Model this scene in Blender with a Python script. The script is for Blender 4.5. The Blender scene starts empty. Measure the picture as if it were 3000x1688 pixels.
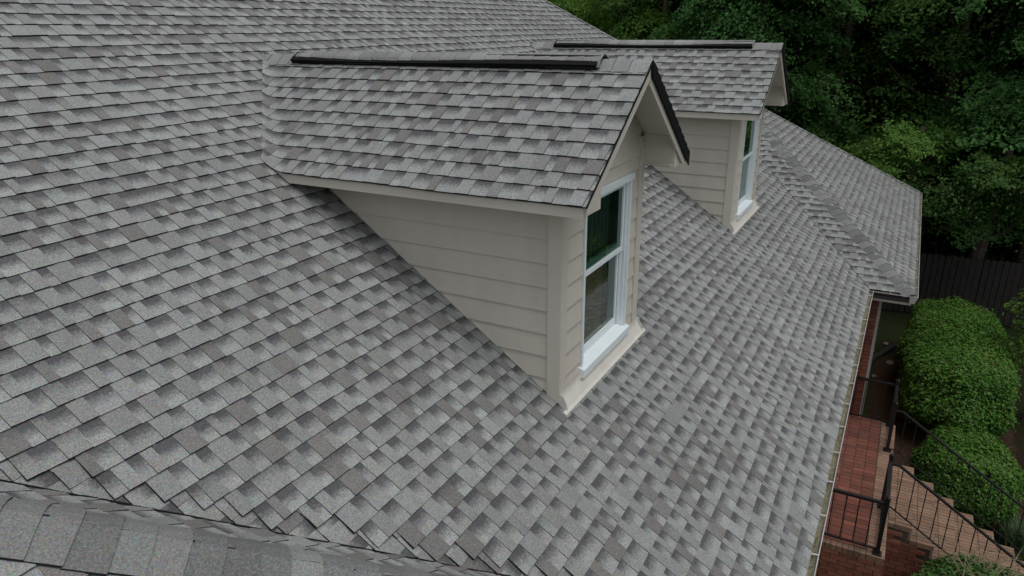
import bpy, math, random
import numpy as np
from mathutils import Matrix, Vector

random.seed(7)
rng = np.random.default_rng(7)
scene = bpy.context.scene
COL = scene.collection

# ------------------------------------------------------------------ camera, light, exposure
CAM = np.array([-4.3652, -1.9853, 2.6276])
YAW, PITCH, ROLL, FPX = 0.5017, -0.3484, -0.0074, 2102.1
_cy, _sy, _cp, _sp = math.cos(YAW), math.sin(YAW), math.cos(PITCH), math.sin(PITCH)
CF = np.array([_cy * _cp, _sy * _cp, _sp])
_R0 = np.array([_sy, -_cy, 0.0])
_U0 = np.cross(_R0, CF)
CR = math.cos(ROLL) * _R0 + math.sin(ROLL) * _U0
CU = -math.sin(ROLL) * _R0 + math.cos(ROLL) * _U0
cam_data = bpy.data.cameras.new('camera')
cam = bpy.data.objects.new('camera', cam_data)
COL.objects.link(cam)
m = Matrix.Identity(4)
for i in range(3):
    m[i][0], m[i][1], m[i][2], m[i][3] = CR[i], CU[i], -CF[i], CAM[i]
cam.matrix_world = m
cam_data.sensor_width = 36.0
cam_data.lens = 36.0 * FPX / 3000.0
cam_data.clip_start = 0.05
cam_data.clip_end = 600.0
scene.camera = cam

SUN_EL, SUN_AZ = math.radians(72), math.radians(-108)      # azimuth measured from +X towards +Y
world = bpy.data.worlds.new('World')
scene.world = world
world.use_nodes = True
wn = world.node_tree
wn.nodes.clear()
sky = wn.nodes.new('ShaderNodeTexSky')
sky.sky_type = 'NISHITA'
sky.sun_disc = False
sky.sun_elevation = SUN_EL
sky.sun_rotation = math.pi / 2 - SUN_AZ
sky.air_density = 1.0
sky.dust_density = 3.0
hs = wn.nodes.new('ShaderNodeHueSaturation')
hs.inputs['Saturation'].default_value = 0.22
bg = wn.nodes.new('ShaderNodeBackground')
bg.inputs['Strength'].default_value = 0.135
wo = wn.nodes.new('ShaderNodeOutputWorld')
wn.links.new(sky.outputs[0], hs.inputs['Color'])
wn.links.new(hs.outputs[0], bg.inputs['Color'])
wn.links.new(bg.outputs[0], wo.inputs['Surface'])
sl = bpy.data.lights.new('sun', 'SUN')
sl.energy = 1.05
sl.angle = math.radians(40)
sl.color = (1.0, 0.98, 0.95)
so = bpy.data.objects.new('sun', sl)
COL.objects.link(so)
sd = Vector((math.cos(SUN_EL) * math.cos(SUN_AZ), math.cos(SUN_EL) * math.sin(SUN_AZ), math.sin(SUN_EL)))
so.rotation_euler = sd.to_track_quat('Z', 'Y').to_euler()
so.location = (0, -10, 30)
scene.view_settings.view_transform = 'Standard'
scene.view_settings.look = 'None'
scene.view_settings.exposure = 0.0
scene.view_settings.gamma = 1.0
scene.view_settings.use_curve_mapping = False


def project(P):
    X = np.asarray(P, float) - CAM
    z = X @ CF
    z = np.where(z < 0.05, np.nan, z)
    return np.stack([1500 + FPX * (X @ CR) / z, 844 - FPX * (X @ CU) / z], -1)


# ------------------------------------------------------------------ materials
def mat(name):
    mt = bpy.data.materials.new(name)
    mt.use_nodes = True
    nt = mt.node_tree
    nt.nodes.clear()
    out = nt.nodes.new('ShaderNodeOutputMaterial')
    b = nt.nodes.new('ShaderNodeBsdfPrincipled')
    nt.links.new(b.outputs[0], out.inputs['Surface'])
    return mt, nt, b, out


def N(nt, t, **kw):
    n = nt.nodes.new(t)
    for k, v in kw.items():
        if hasattr(n, k) and k not in n.inputs:
            setattr(n, k, v)
        else:
            n.inputs[k].default_value = v
    return n


def L(nt, a, b):
    nt.links.new(a, b)


def noise(nt, scale, detail=2.0, rough=0.5, vec=None):
    n = N(nt, 'ShaderNodeTexNoise', Scale=scale, Detail=detail, Roughness=rough)
    if vec is None:
        g = nt.nodes.new('ShaderNodeTexCoord')
        vec = g.outputs['Object']
    L(nt, vec, n.inputs['Vector'])
    return n.outputs['Fac']


def mrange(nt, v, a, b, c, d):
    n = N(nt, 'ShaderNodeMapRange')
    n.inputs[1].default_value, n.inputs[2].default_value = a, b
    n.inputs[3].default_value, n.inputs[4].default_value = c, d
    L(nt, v, n.inputs[0])
    return n.outputs[0]


def math_(nt, op, a, b=None):
    n = N(nt, 'ShaderNodeMath', operation=op)
    for i, x in enumerate((a, b)):
        if x is None:
            continue
        if isinstance(x, (int, float)):
            n.inputs[i].default_value = x
        else:
            L(nt, x, n.inputs[i])
    return n.outputs[0]


def mixc(nt, fac, a, b, blend='MIX'):
    n = N(nt, 'ShaderNodeMix', data_type='RGBA', blend_type=blend)
    for i, x in ((0, fac), (6, a), (7, b)):
        if isinstance(x, (int, float)):
            n.inputs[i].default_value = x
        elif isinstance(x, tuple):
            n.inputs[i].default_value = x + (1,) if len(x) == 3 else x
        else:
            L(nt, x, n.inputs[i])
    return n.outputs[2]


def world_pos(nt):
    return nt.nodes.new('ShaderNodeNewGeometry').outputs['Position']


def bump(nt, b, h, strength=0.3, dist=0.01):
    n = N(nt, 'ShaderNodeBump', Strength=strength, Distance=dist)
    L(nt, h, n.inputs['Height'])
    L(nt, n.outputs[0], b.inputs['Normal'])


def tone_sep(nt):
    a = N(nt, 'ShaderNodeAttribute', attribute_name='tone')
    s = N(nt, 'ShaderNodeSeparateColor')
    L(nt, a.outputs['Color'], s.inputs[0])
    return s.outputs[0], s.outputs[1], s.outputs[2], a.outputs['Alpha']


def make_shingle_mat():
    # tone: R lightness, G hue (0 blue grey .. 1 brown), B printed shadow band amount, A 1 granule face / 0 cut asphalt edge
    mt, nt, b, _ = mat('asphalt_shingle')
    r, g, bb, al = tone_sep(nt)
    wp = world_pos(nt)
    fine = noise(nt, 125.0, 3.0, 0.78, wp)
    mid = noise(nt, 55.0, 2.0, 0.6, wp)
    big = noise(nt, 1.1, 3.0, 0.55, wp)
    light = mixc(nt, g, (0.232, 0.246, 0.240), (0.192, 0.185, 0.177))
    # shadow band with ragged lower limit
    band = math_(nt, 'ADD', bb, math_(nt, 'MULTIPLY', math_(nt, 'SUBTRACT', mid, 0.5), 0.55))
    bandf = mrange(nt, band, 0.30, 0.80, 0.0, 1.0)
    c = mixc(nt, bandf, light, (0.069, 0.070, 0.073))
    k = math_(nt, 'MULTIPLY', mrange(nt, fine, 0.25, 0.75, 0.42, 1.55), mrange(nt, big, 0.3, 0.7, 0.93, 1.07))
    k = math_(nt, 'MULTIPLY', k, r)
    v = N(nt, 'ShaderNodeTexVoronoi', Scale=210.0)
    L(nt, wp, v.inputs['Vector'])
    spk = mixc(nt, 0.22, c, v.outputs['Color'], 'OVERLAY')
    hv = N(nt, 'ShaderNodeVectorMath', operation='SCALE')
    L(nt, spk, hv.inputs[0])
    L(nt, k, hv.inputs['Scale'])
    fin = mixc(nt, al, (0.016, 0.016, 0.017), hv.outputs[0])
    L(nt, fin, b.inputs['Base Color'])
    b.inputs['Roughness'].default_value = 0.9
    b.inputs['Specular IOR Level'].default_value = 0.35
    bump(nt, b, fine, 0.45, 0.004)
    return mt


def simple(name, col, rough=0.6, var=0.08, scale=6.0, bmp=0.0, bscale=80.0, metal=0.0, spec=0.5):
    mt, nt, b, _ = mat(name)
    wp = world_pos(nt)
    n = noise(nt, scale, 4.0, 0.6, wp)
    hv = N(nt, 'ShaderNodeVectorMath', operation='SCALE')
    hv.inputs[0].default_value = col
    L(nt, mrange(nt, n, 0.25, 0.75, 1 - var, 1 + var), hv.inputs['Scale'])
    L(nt, hv.outputs[0], b.inputs['Base Color'])
    b.inputs['Roughness'].default_value = rough
    b.inputs['Metallic'].default_value = metal
    b.inputs['Specular IOR Level'].default_value = spec
    if bmp:
        bump(nt, b, noise(nt, bscale, 3.0, 0.6, wp), bmp, 0.004)
    return mt


def make_siding_mat(name, col, axis):
    mt, nt, b, _ = mat(name)
    wp = world_pos(nt)
    mp = N(nt, 'ShaderNodeMapping')
    mp.inputs['Scale'].default_value = (4, 60, 60) if axis == 'x' else (60, 4, 60)
    L(nt, wp, mp.inputs['Vector'])
    g = noise(nt, 1.0, 5.0, 0.65, mp.outputs[0])
    mp2 = N(nt, 'ShaderNodeMapping')
    mp2.inputs['Scale'].default_value = (5, 5, 1.2)
    L(nt, wp, mp2.inputs['Vector'])
    s = noise(nt, 1.0, 4.0, 0.6, mp2.outputs[0])
    hv = N(nt, 'ShaderNodeVectorMath', operation='SCALE')
    hv.inputs[0].default_value = col
    k = math_(nt, 'MULTIPLY', mrange(nt, g, 0.2, 0.8, 0.955, 1.04), mrange(nt, s, 0.3, 0.7, 0.95, 1.04))
    L(nt, k, hv.inputs['Scale'])
    L(nt, hv.outputs[0], b.inputs['Base Color'])
    b.inputs['Roughness'].default_value = 0.62
    bump(nt, b, g, 0.35, 0.004)
    return mt


def make_brick_mat(name, c1, c2, c3):
    mt, nt, b, _ = mat(name)
    r, g, bb, al = tone_sep(nt)
    wp = world_pos(nt)
    n = noise(nt, 45.0, 4.0, 0.7, wp)
    n2 = noise(nt, 7.0, 4.0, 0.65, wp)
    c = mixc(nt, g, c1, c2)
    c = mixc(nt, mrange(nt, n2, 0.5, 0.72, 0.0, 0.75), c, c3)
    hv = N(nt, 'ShaderNodeVectorMath', operation='SCALE')
    L(nt, c, hv.inputs[0])
    L(nt, math_(nt, 'MULTIPLY', r, mrange(nt, n, 0.25, 0.75, 0.72, 1.25)), hv.inputs['Scale'])
    L(nt, hv.outputs[0], b.inputs['Base Color'])
    b.inputs['Roughness'].default_value = 0.88
    bump(nt, b, n, 0.5, 0.006)
    return mt


def make_leaf_mat(name, c1, c2, c3, trans=0.42):
    mt, nt, b, out = mat(name)
    r, g, bb, al = tone_sep(nt)
    c = mixc(nt, g, c1, c2)
    c = mixc(nt, bb, c, c3)
    hv = N(nt, 'ShaderNodeVectorMath', operation='SCALE')
    L(nt, c, hv.inputs[0])
    L(nt, r, hv.inputs['Scale'])
    L(nt, hv.outputs[0], b.inputs['Base Color'])
    b.inputs['Roughness'].default_value = 0.5
    b.inputs['Specular IOR Level'].default_value = 0.14
    tr = N(nt, 'ShaderNodeBsdfTranslucent')
    L(nt, hv.outputs[0], tr.inputs['Color'])
    ms = N(nt, 'ShaderNodeMixShader')
    ms.inputs[0].default_value = trans
    L(nt, b.outputs[0], ms.inputs[1])
    L(nt, tr.outputs[0], ms.inputs[2])
    L(nt, ms.outputs[0], out.inputs['Surface'])
    return mt


def make_glass_mat(name, tint):
    mt, nt, b, out = mat(name)
    nt.nodes.remove(b)
    t = N(nt, 'ShaderNodeBsdfTransparent')
    t.inputs[0].default_value = tint + (1,)
    g = N(nt, 'ShaderNodeBsdfGlossy', Roughness=0.01)
    g.inputs[0].default_value = (0.9, 1.0, 0.95, 1)
    f = N(nt, 'ShaderNodeFresnel', IOR=1.9)
    ms = N(nt, 'ShaderNodeMixShader')
    L(nt, f.outputs[0], ms.inputs[0])
    L(nt, t.outputs[0], ms.inputs[1])
    L(nt, g.outputs[0], ms.inputs[2])
    L(nt, ms.outputs[0], out.inputs['Surface'])
    return mt


def make_ground_mat():
    mt, nt, b, _ = mat('yard_ground')
    wp = world_pos(nt)
    n = noise(nt, 0.35, 4.0, 0.6, wp)
    f = noise(nt, 14.0, 5.0, 0.7, wp)
    c = mixc(nt, mrange(nt, n, 0.50, 0.62, 0.0, 1.0), (0.016, 0.028, 0.009), (0.022, 0.015, 0.010))
    c2 = mixc(nt, mrange(nt, f, 0.45, 0.7, 0.0, 1.0), c, (0.026, 0.022, 0.013))
    L(nt, c2, b.inputs['Base Color'])
    b.inputs['Roughness'].default_value = 1.0
    b.inputs['Specular IOR Level'].default_value = 0.05
    bump(nt, b, f, 0.8, 0.05)
    return mt


M = {}
M['shingle'] = make_shingle_mat()
SIDE = (0.545, 0.512, 0.440)
M['siding_y'] = make_siding_mat('painted_siding_cheek', SIDE, 'y')
M['siding_x'] = make_siding_mat('painted_siding_front', SIDE, 'x')
M['trim'] = simple('painted_trim', (0.560, 0.528, 0.455), 0.5, 0.04, 3.0, 0.08, 60)
M['vinyl'] = simple('white_vinyl', (0.72, 0.79, 0.81), 0.35, 0.03, 4.0)
M['flash'] = simple('cream_flashing', (0.59, 0.57, 0.515), 0.42, 0.07, 7.0, 0.05, 30)
M['black'] = simple('black_plastic_vent', (0.006, 0.006, 0.007), 0.85, 0.2, 40.0, spec=0.15)
M['deck'] = simple('roof_underlay', (0.020, 0.020, 0.021), 0.95, 0.2, 20.0)
M['gutter'] = simple('weathered_gutter_metal', (0.36, 0.36, 0.34), 0.42, 0.14, 9.0, 0.05, 40, spec=0.5)
M['hanger'] = simple('bright_aluminium', (0.45, 0.45, 0.43), 0.35, 0.08, 20.0)
M['gutter_dark'] = simple('dark_painted_gutter', (0.030, 0.032, 0.036), 0.4, 0.15, 9.0)
M['debris'] = simple('gutter_debris', (0.17, 0.155, 0.095), 0.95, 0.5, 38.0, 0.9, 90)
M['iron'] = simple('black_iron', (0.009, 0.009, 0.010), 0.42, 0.2, 20.0)
M['brick'] = make_brick_mat('red_brick', (0.185, 0.058, 0.036), (0.24, 0.095, 0.058), (0.10, 0.048, 0.036))
M['paver'] = make_brick_mat('red_paver', (0.155, 0.047, 0.031), (0.185, 0.068, 0.045), (0.058, 0.046, 0.038))
M['tread'] = make_brick_mat('worn_tread_brick', (0.200, 0.116, 0.074), (0.238, 0.150, 0.100), (0.095, 0.085, 0.062))
M['mortar'] = simple('mortar', (0.16, 0.125, 0.095), 0.95, 0.25, 15.0, 0.5, 90)
M['dark_mortar'] = simple('mossy_mortar', (0.060, 0.048, 0.036), 0.95, 0.3, 15.0, 0.5, 90)
M['wood'] = simple('dark_fence_wood', (0.020, 0.017, 0.015), 0.85, 0.4, 8.0, 0.5, 50)
M['bark'] = simple('tree_bark', (0.060, 0.046, 0.034), 0.9, 0.35, 9.0, 0.8, 30)
M['twig'] = simple('dry_twig', (0.25, 0.20, 0.13), 0.9, 0.3, 20.0)
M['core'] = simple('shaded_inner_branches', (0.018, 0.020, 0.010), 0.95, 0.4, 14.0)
M['rock'] = simple('pale_stone', (0.13, 0.115, 0.10), 0.9, 0.3, 12.0, 0.6, 40)
M['pipe'] = simple('black_drain_plastic', (0.010, 0.010, 0.010), 0.8, 0.2, 20.0)
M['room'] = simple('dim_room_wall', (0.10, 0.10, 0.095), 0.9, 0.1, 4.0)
M['curtain'] = simple('grey_curtain', (0.30, 0.32, 0.30), 0.9, 0.1, 8.0)
M['louvre'] = simple('brown_louvre_slats', (0.30, 0.24, 0.17), 0.6, 0.15, 8.0)
M['shade'] = simple('woven_tan_shade', (0.40, 0.34, 0.26), 0.9, 0.35, 45.0, 0.3, 90)
M['glass_upper'] = make_glass_mat('green_tinted_glass', (0.48, 0.72, 0.59))
M['glass_lower'] = make_glass_mat('clear_window_glass', (0.82, 0.85, 0.80))
def make_brick_wall_mat():
    mt, nt, b, _ = mat('brick_wall')
    sp = N(nt, 'ShaderNodeSeparateXYZ')
    L(nt, world_pos(nt), sp.inputs[0])
    cb = N(nt, 'ShaderNodeCombineXYZ')
    L(nt, math_(nt, 'ADD', sp.outputs[0], sp.outputs[1]), cb.inputs[0])
    L(nt, sp.outputs[2], cb.inputs[1])
    br = N(nt, 'ShaderNodeTexBrick', Scale=1.0)
    br.inputs['Color1'].default_value = (0.18, 0.058, 0.036, 1)
    br.inputs['Color2'].default_value = (0.23, 0.095, 0.058, 1)
    br.inputs['Mortar'].default_value = (0.17, 0.135, 0.105, 1)
    br.inputs['Mortar Size'].default_value = 0.006
    br.inputs['Brick Width'].default_value = 0.203
    br.inputs['Row Height'].default_value = 0.0667
    L(nt, cb.outputs[0], br.inputs['Vector'])
    L(nt, br.outputs['Color'], b.inputs['Base Color'])
    b.inputs['Roughness'].default_value = 0.9
    bump(nt, b, math_(nt, 'SUBTRACT', 1.0, br.outputs['Fac']), 0.6, 0.008)
    return mt


M['brick_wall'] = make_brick_wall_mat()
M['ground'] = make_ground_mat()
M['mulch'] = simple('brown_mulch', (0.034, 0.021, 0.014), 1.0, 0.6, 16.0, 0.9, 45, spec=0.05)
M['leaf_dark'] = make_leaf_mat('dark_tree_leaf', (0.048, 0.118, 0.026), (0.066, 0.142, 0.030), (0.09, 0.13, 0.035), 0.42)
M['leaf_shade'] = make_leaf_mat('depth_shaded_leaf', (0.020, 0.050, 0.014), (0.030, 0.064, 0.016), (0.04, 0.065, 0.02), 0.3)  # darkened leaf green: shade of the deep woods put into the colour
M['leaf_mid'] = make_leaf_mat('green_tree_leaf', (0.075, 0.175, 0.030), (0.105, 0.210, 0.038), (0.13, 0.16, 0.045))
M['leaf_lime'] = make_leaf_mat('lime_tree_leaf', (0.110, 0.235, 0.038), (0.155, 0.275, 0.048), (0.21, 0.22, 0.06))
M['leaf_blue'] = make_leaf_mat('bluish_tree_leaf', (0.055, 0.150, 0.040), (0.072, 0.175, 0.046), (0.08, 0.16, 0.05))
M['leaf_hedge'] = make_leaf_mat('clipped_hedge_leaf', (0.050, 0.138, 0.020), (0.082, 0.172, 0.028), (0.150, 0.135, 0.055), 0.25)
M['leaf_shrub'] = make_leaf_mat('shrub_leaf', (0.060, 0.150, 0.040), (0.100, 0.190, 0.055), (0.11, 0.13, 0.05), 0.25)
M['blade'] = make_leaf_mat('grass_blade', (0.045, 0.095, 0.045), (0.075, 0.125, 0.055), (0.13, 0.13, 0.06), 0.2)


# ------------------------------------------------------------------ mesh helpers
class MB:
    """collects faces (with a tone colour per vertex) and links them as one mesh object"""

    def __init__(self):
        self.v, self.f, self.c, self.mi = [], [], [], []

    def face(self, pts, tone=(1, 0, 0, 1), tones=None, mi=0):
        i = len(self.v)
        self.v.extend([tuple(map(float, p)) for p in pts])
        self.c.extend(tones if tones is not None else [tone] * len(pts))
        self.f.append(tuple(range(i, i + len(pts))))
        self.mi.append(mi)

    def box(self, lo, hi, tone=(1, 0, 0, 1), mi=0):
        x0, y0, z0 = lo
        x1, y1, z1 = hi
        self.hexa([(x0, y0, z0), (x1, y0, z0), (x1, y1, z0), (x0, y1, z0), (x0, y0, z1), (x1, y0, z1), (x1, y1, z1), (x0, y1, z1)], tone, mi)

    def hexa(self, p, tone=(1, 0, 0, 1), mi=0):
        i = len(self.v)
        self.v.extend([tuple(map(float, q)) for q in p])
        self.c.extend([tone] * 8)
        for q in ((0, 3, 2, 1), (4, 5, 6, 7), (0, 1, 5, 4), (1, 2, 6, 5), (2, 3, 7, 6), (3, 0, 4, 7)):
            self.f.append(tuple(i + k for k in q))
            self.mi.append(mi)

    def prism(self, poly, off, tone=(1, 0, 0, 1)):
        """poly: list of 3-D points; off: 3-D offset"""
        p = [np.array(q, float) for q in poly]
        o = np.array(off, float)
        n = len(p)
        i = len(self.v)
        self.v.extend([tuple(q) for q in p] + [tuple(q + o) for q in p])
        self.c.extend([tone] * (2 * n))
        self.f.append(tuple(range(i + n - 1, i - 1, -1)))
        self.f.append(tuple(range(i + n, i + 2 * n)))
        self.mi.extend([0, 0])
        for k in range(n):
            j = (k + 1) % n
            self.f.append((i + k, i + j, i + n + j, i + n + k))
            self.mi.append(0)

    def bar(self, a, b, w, h=None, tone=(1, 0, 0, 1)):
        a, b = np.array(a, float), np.array(b, float)
        h = h or w
        d = b - a
        d /= np.linalg.norm(d)
        up = np.array([0, 0, 1.0]) if abs(d[2]) < 0.95 else np.array([1.0, 0, 0])
        s = np.cross(d, up)
        s /= np.linalg.norm(s)
        u = np.cross(s, d)
        q = []
        for e in (a, b):
            for sx, sz in ((-1, -1), (1, -1), (1, 1), (-1, 1)):
                q.append(e + s * sx * w / 2 + u * sz * h / 2)
        self.hexa(q, tone)

    def tube(self, pts, rad, n=6, tone=(1, 0, 0, 1)):
        pts = [np.array(p, float) for p in pts]
        i = len(self.v)
        for k, p in enumerate(pts):
            d = pts[min(k + 1, len(pts) - 1)] - pts[max(k - 1, 0)]
            d /= np.linalg.norm(d)
            up = np.array([0, 0, 1.0]) if abs(d[2]) < 0.9 else np.array([1.0, 0, 0])
            s = np.cross(d, up)
            s /= np.linalg.norm(s)
            u = np.cross(s, d)
            r = rad[k] if hasattr(rad, '__len__') else rad
            for j in range(n):
                a = 2 * math.pi * j / n
                self.v.append(tuple(p + r * (math.cos(a) * s + math.sin(a) * u)))
                self.c.append(tone)
        for k in range(len(pts) - 1):
            for j in range(n):
                a, b = i + k * n + j, i + k * n + (j + 1) % n
                self.f.append((a, b, b + n, a + n))
                self.mi.append(0)
        self.f.append(tuple(i + j for j in range(n))[::-1])
        self.f.append(tuple(i + (len(pts) - 1) * n + j for j in range(n)))
        self.mi.extend([0, 0])

    def mesh(self, name, mats):
        me = bpy.data.meshes.new(name)
        me.from_pydata(self.v, [], self.f)
        a = me.color_attributes.new('tone', 'FLOAT_COLOR', 'POINT')
        a.data.foreach_set('color', np.array(self.c, dtype=np.float32).ravel())
        if not isinstance(mats, (list, tuple)):
            mats = [mats]
        for x in mats:
            me.materials.append(x)
        if len(mats) > 1:
            me.polygons.foreach_set('material_index', np.array(self.mi, dtype=np.int32))
        me.update()
        return me

    def build(self, name, mats, parent=None):
        return link(name, self.mesh(name, mats), parent)


def link(name, me, parent=None):
    o = bpy.data.objects.new(name, me)
    COL.objects.link(o)
    if parent is not None:
        attach(o, parent)
    return o


def attach(o, parent):
    o.parent = parent
    o.matrix_parent_inverse = wmat(parent).inverted()


def wmat(o):
    m_ = o.matrix_basis.copy()
    while o.parent is not None:
        m_ = o.parent.matrix_basis @ o.matrix_parent_inverse @ m_ if False else wmat(o.parent) @ o.matrix_parent_inverse @ m_
        return m_
    return m_


def empty(name, loc=(0, 0, 0), parent=None):
    o = bpy.data.objects.new(name, None)
    o.empty_display_size = 0.3
    o.location = loc
    COL.objects.link(o)
    if parent is not None:
        attach(o, parent)
    return o


def tag(o, label=None, cat=None, group=None, kind=None):
    for k, v in (('label', label), ('category', cat), ('group', group), ('kind', kind)):
        if v:
            o[k] = v
    return o


def np_mesh(name, verts, quads, tones, mats):
    me = bpy.data.meshes.new(name)
    nv, nf = len(verts), len(quads)
    me.vertices.add(nv)
    me.vertices.foreach_set('co', np.asarray(verts, np.float32).ravel())
    me.loops.add(nf * 4)
    me.loops.foreach_set('vertex_index', np.asarray(quads, np.int32).ravel())
    me.polygons.add(nf)
    me.polygons.foreach_set('loop_start', np.arange(0, nf * 4, 4, dtype=np.int32))
    me.polygons.foreach_set('loop_total', np.full(nf, 4, np.int32))
    a = me.color_attributes.new('tone', 'FLOAT_COLOR', 'POINT')
    a.data.foreach_set('color', np.asarray(tones, np.float32).ravel())
    me.materials.append(mats)
    me.update(calc_edges=True)
    return me


def clip(poly, hp):
    """clip a 2-D polygon by half planes (a,b,c): a*x+b*y<=c"""
    for a, b, c in hp:
        out = []
        n = len(poly)
        if n < 3:
            return []
        for i in range(n):
            p, q = poly[i], poly[(i + 1) % n]
            dp, dq = a * p[0] + b * p[1] - c, a * q[0] + b * q[1] - c
            if dp <= 0:
                out.append(p)
            if (dp < 0 < dq) or (dq < 0 < dp):
                s = dp / (dp - dq)
                out.append((p[0] + s * (q[0] - p[0]), p[1] + s * (q[1] - p[1])))
        poly = out
    return poly if len(poly) >= 3 else []


def area2(poly):
    return 0.5 * abs(sum(poly[i][0] * poly[(i + 1) % len(poly)][1] - poly[(i + 1) % len(poly)][0] * poly[i][1] for i in range(len(poly))))


# ------------------------------------------------------------------ roof geometry (metres; +X along the eave away from the camera, +Y up the slope, Z up)
T = math.tan(0.6019)
SEC = math.hypot(1, T)
EXPO = 0.1385
YE = 1.815
ZE = -YE * T
KR, CH, WR, WL, CL = 9.34, 13.42, 0.61, 0.57, -1.96
YRIDGE = 5.6
TB = 0.708          # dormer pitch
GROUND = -5.0


class Plane:
    """roof plane: world = O + u*U + v*V (+h*Nn), v measured along the slope"""

    def __init__(self, O, U, V):
        self.O, self.U, self.V = np.array(O, float), np.array(U, float), np.array(V, float)
        self.U /= np.linalg.norm(self.U)
        self.V /= np.linalg.norm(self.V)
        self.N = np.cross(self.U, self.V)
        if self.N[2] < 0:
            self.N = -self.N

    def at(self, u, v, h=0.0):
        return self.O + u * self.U + v * self.V + h * self.N


PIECES = []      # every single roof piece: dict(mb=..., owner=..., area=...)


def shingle_field(pl, urange, vmax, hps, owner, seed, drop=(), skip=None, disp=None, fine_u=None, start=0.0, v0=0.0, lift=0.0):
    """courses of laminated shingle tabs on a plane; each tab is a piece of its own"""
    r = random.Random(seed)
    k = 0
    v = v0
    phase = [r.uniform(0, 6.28) for _ in range(4)]
    while v < vmax:
        u = urange[0] - r.uniform(0, 0.3)
        kind = r.random() < 0.5
        run = r.randint(3, 7)
        jit = r.uniform(-0.003, 0.003)
        while u < urange[1]:
            w = r.choice((0.060, 0.075, 0.088, 0.100, 0.115, 0.135)) * r.uniform(0.92, 1.08)
            if kind:
                w *= 0.95
            run -= 1
            u1 = u + w
            vb0 = v + jit + 0.0038 * math.sin(u * 1.7 + phase[0] + k * 0.4) + 0.0030 * math.sin(u * 4.9 + phase[1] + k * 1.7) + r.uniform(-0.0012, 0.0012)
            vb1 = vb0 + r.uniform(-0.0012, 0.0012)
            vt = v + EXPO + 0.006
            g = 0.0013 if kind else 0.0
            quad = [(u + g, vb0), (u1, vb1), (u1, vt), (u + g, vt)]
            split = 1
            if fine_u is not None and u1 > fine_u(v):
                split = max(2, int(w / 0.028))
            cells = []
            for s in range(split):
                a, b_ = s / split, (s + 1) / split
                q = [(quad[0][0] + (quad[1][0] - quad[0][0]) * a, quad[0][1] + (quad[1][1] - quad[0][1]) * a),
                     (quad[0][0] + (quad[1][0] - quad[0][0]) * b_, quad[0][1] + (quad[1][1] - quad[0][1]) * b_),
                     (quad[3][0] + (quad[2][0] - quad[3][0]) * b_, vt), (quad[3][0] + (quad[2][0] - quad[3][0]) * a, vt)]
                if any(a2 * x + b2 * y > c2 for a2, b2, c2 in drop for x, y in q):
                    q = []
                else:
                    q = clip(q, hps)
                if q and area2(q) > 2e-5:
                    cells.append(q)
            if kind:   # raised tab: even colour, sometimes brown
                th = 0.0122 + r.uniform(-0.0014, 0.0014)
                rr = r.random()
                if rr < 0.25:
                    R_, G_, grad = r.uniform(0.72, 0.88), r.uniform(0.75, 1.0), 0.0
                else:
                    R_, G_, grad = r.uniform(0.86, 1.08), r.uniform(0.0, 0.5), 0.0
                if r.random() < 0.22:
                    grad = 0.6
            else:      # recess: printed shadow band fading to light granules
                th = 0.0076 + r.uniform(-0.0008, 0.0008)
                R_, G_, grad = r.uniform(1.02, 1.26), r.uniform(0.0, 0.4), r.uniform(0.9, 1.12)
            if cells:
                mb = MB()
                for q in cells:
                    top, bot, tt = [], [], []
                    for x, y in q:
                        f = min(max((y - v) / EXPO, 0.0), 1.05)
                        h = th * (1 - f) + 0.0012 * f + lift
                        a3 = pl.at(x, y, h)
                        b3 = pl.at(x, y, -0.006 + lift)
                        if disp is not None:
                            a3, b3 = disp(a3), disp(b3)
                        top.append(a3)
                        bot.append(b3)
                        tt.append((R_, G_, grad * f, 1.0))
                    # orientation
                    nn = np.cross(top[1] - top[0], top[2] - top[1])
                    if nn[2] < 0:
                        top.reverse(); bot.reverse(); tt.reverse()
                    mb.face(top, tones=tt)
                    n_ = len(top)
                    for i in range(n_):
                        j = (i + 1) % n_
                        mb.face([top[i], bot[i], bot[j], top[j]], (1, 0, 0, 0.0))
                cen = np.mean(np.array(mb.v), 0)
                if skip is None or not skip(cen):
                    PIECES.append(dict(mb=mb, owner=owner, cen=cen, poly=[p for q in cells for p in [q]], first=len(cells[0]), name='shingle', lift=lift))
            kind = not kind
            if r.random() < 0.06:
                kind = not kind
            u = u1
        v += EXPO
        k += 1


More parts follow.
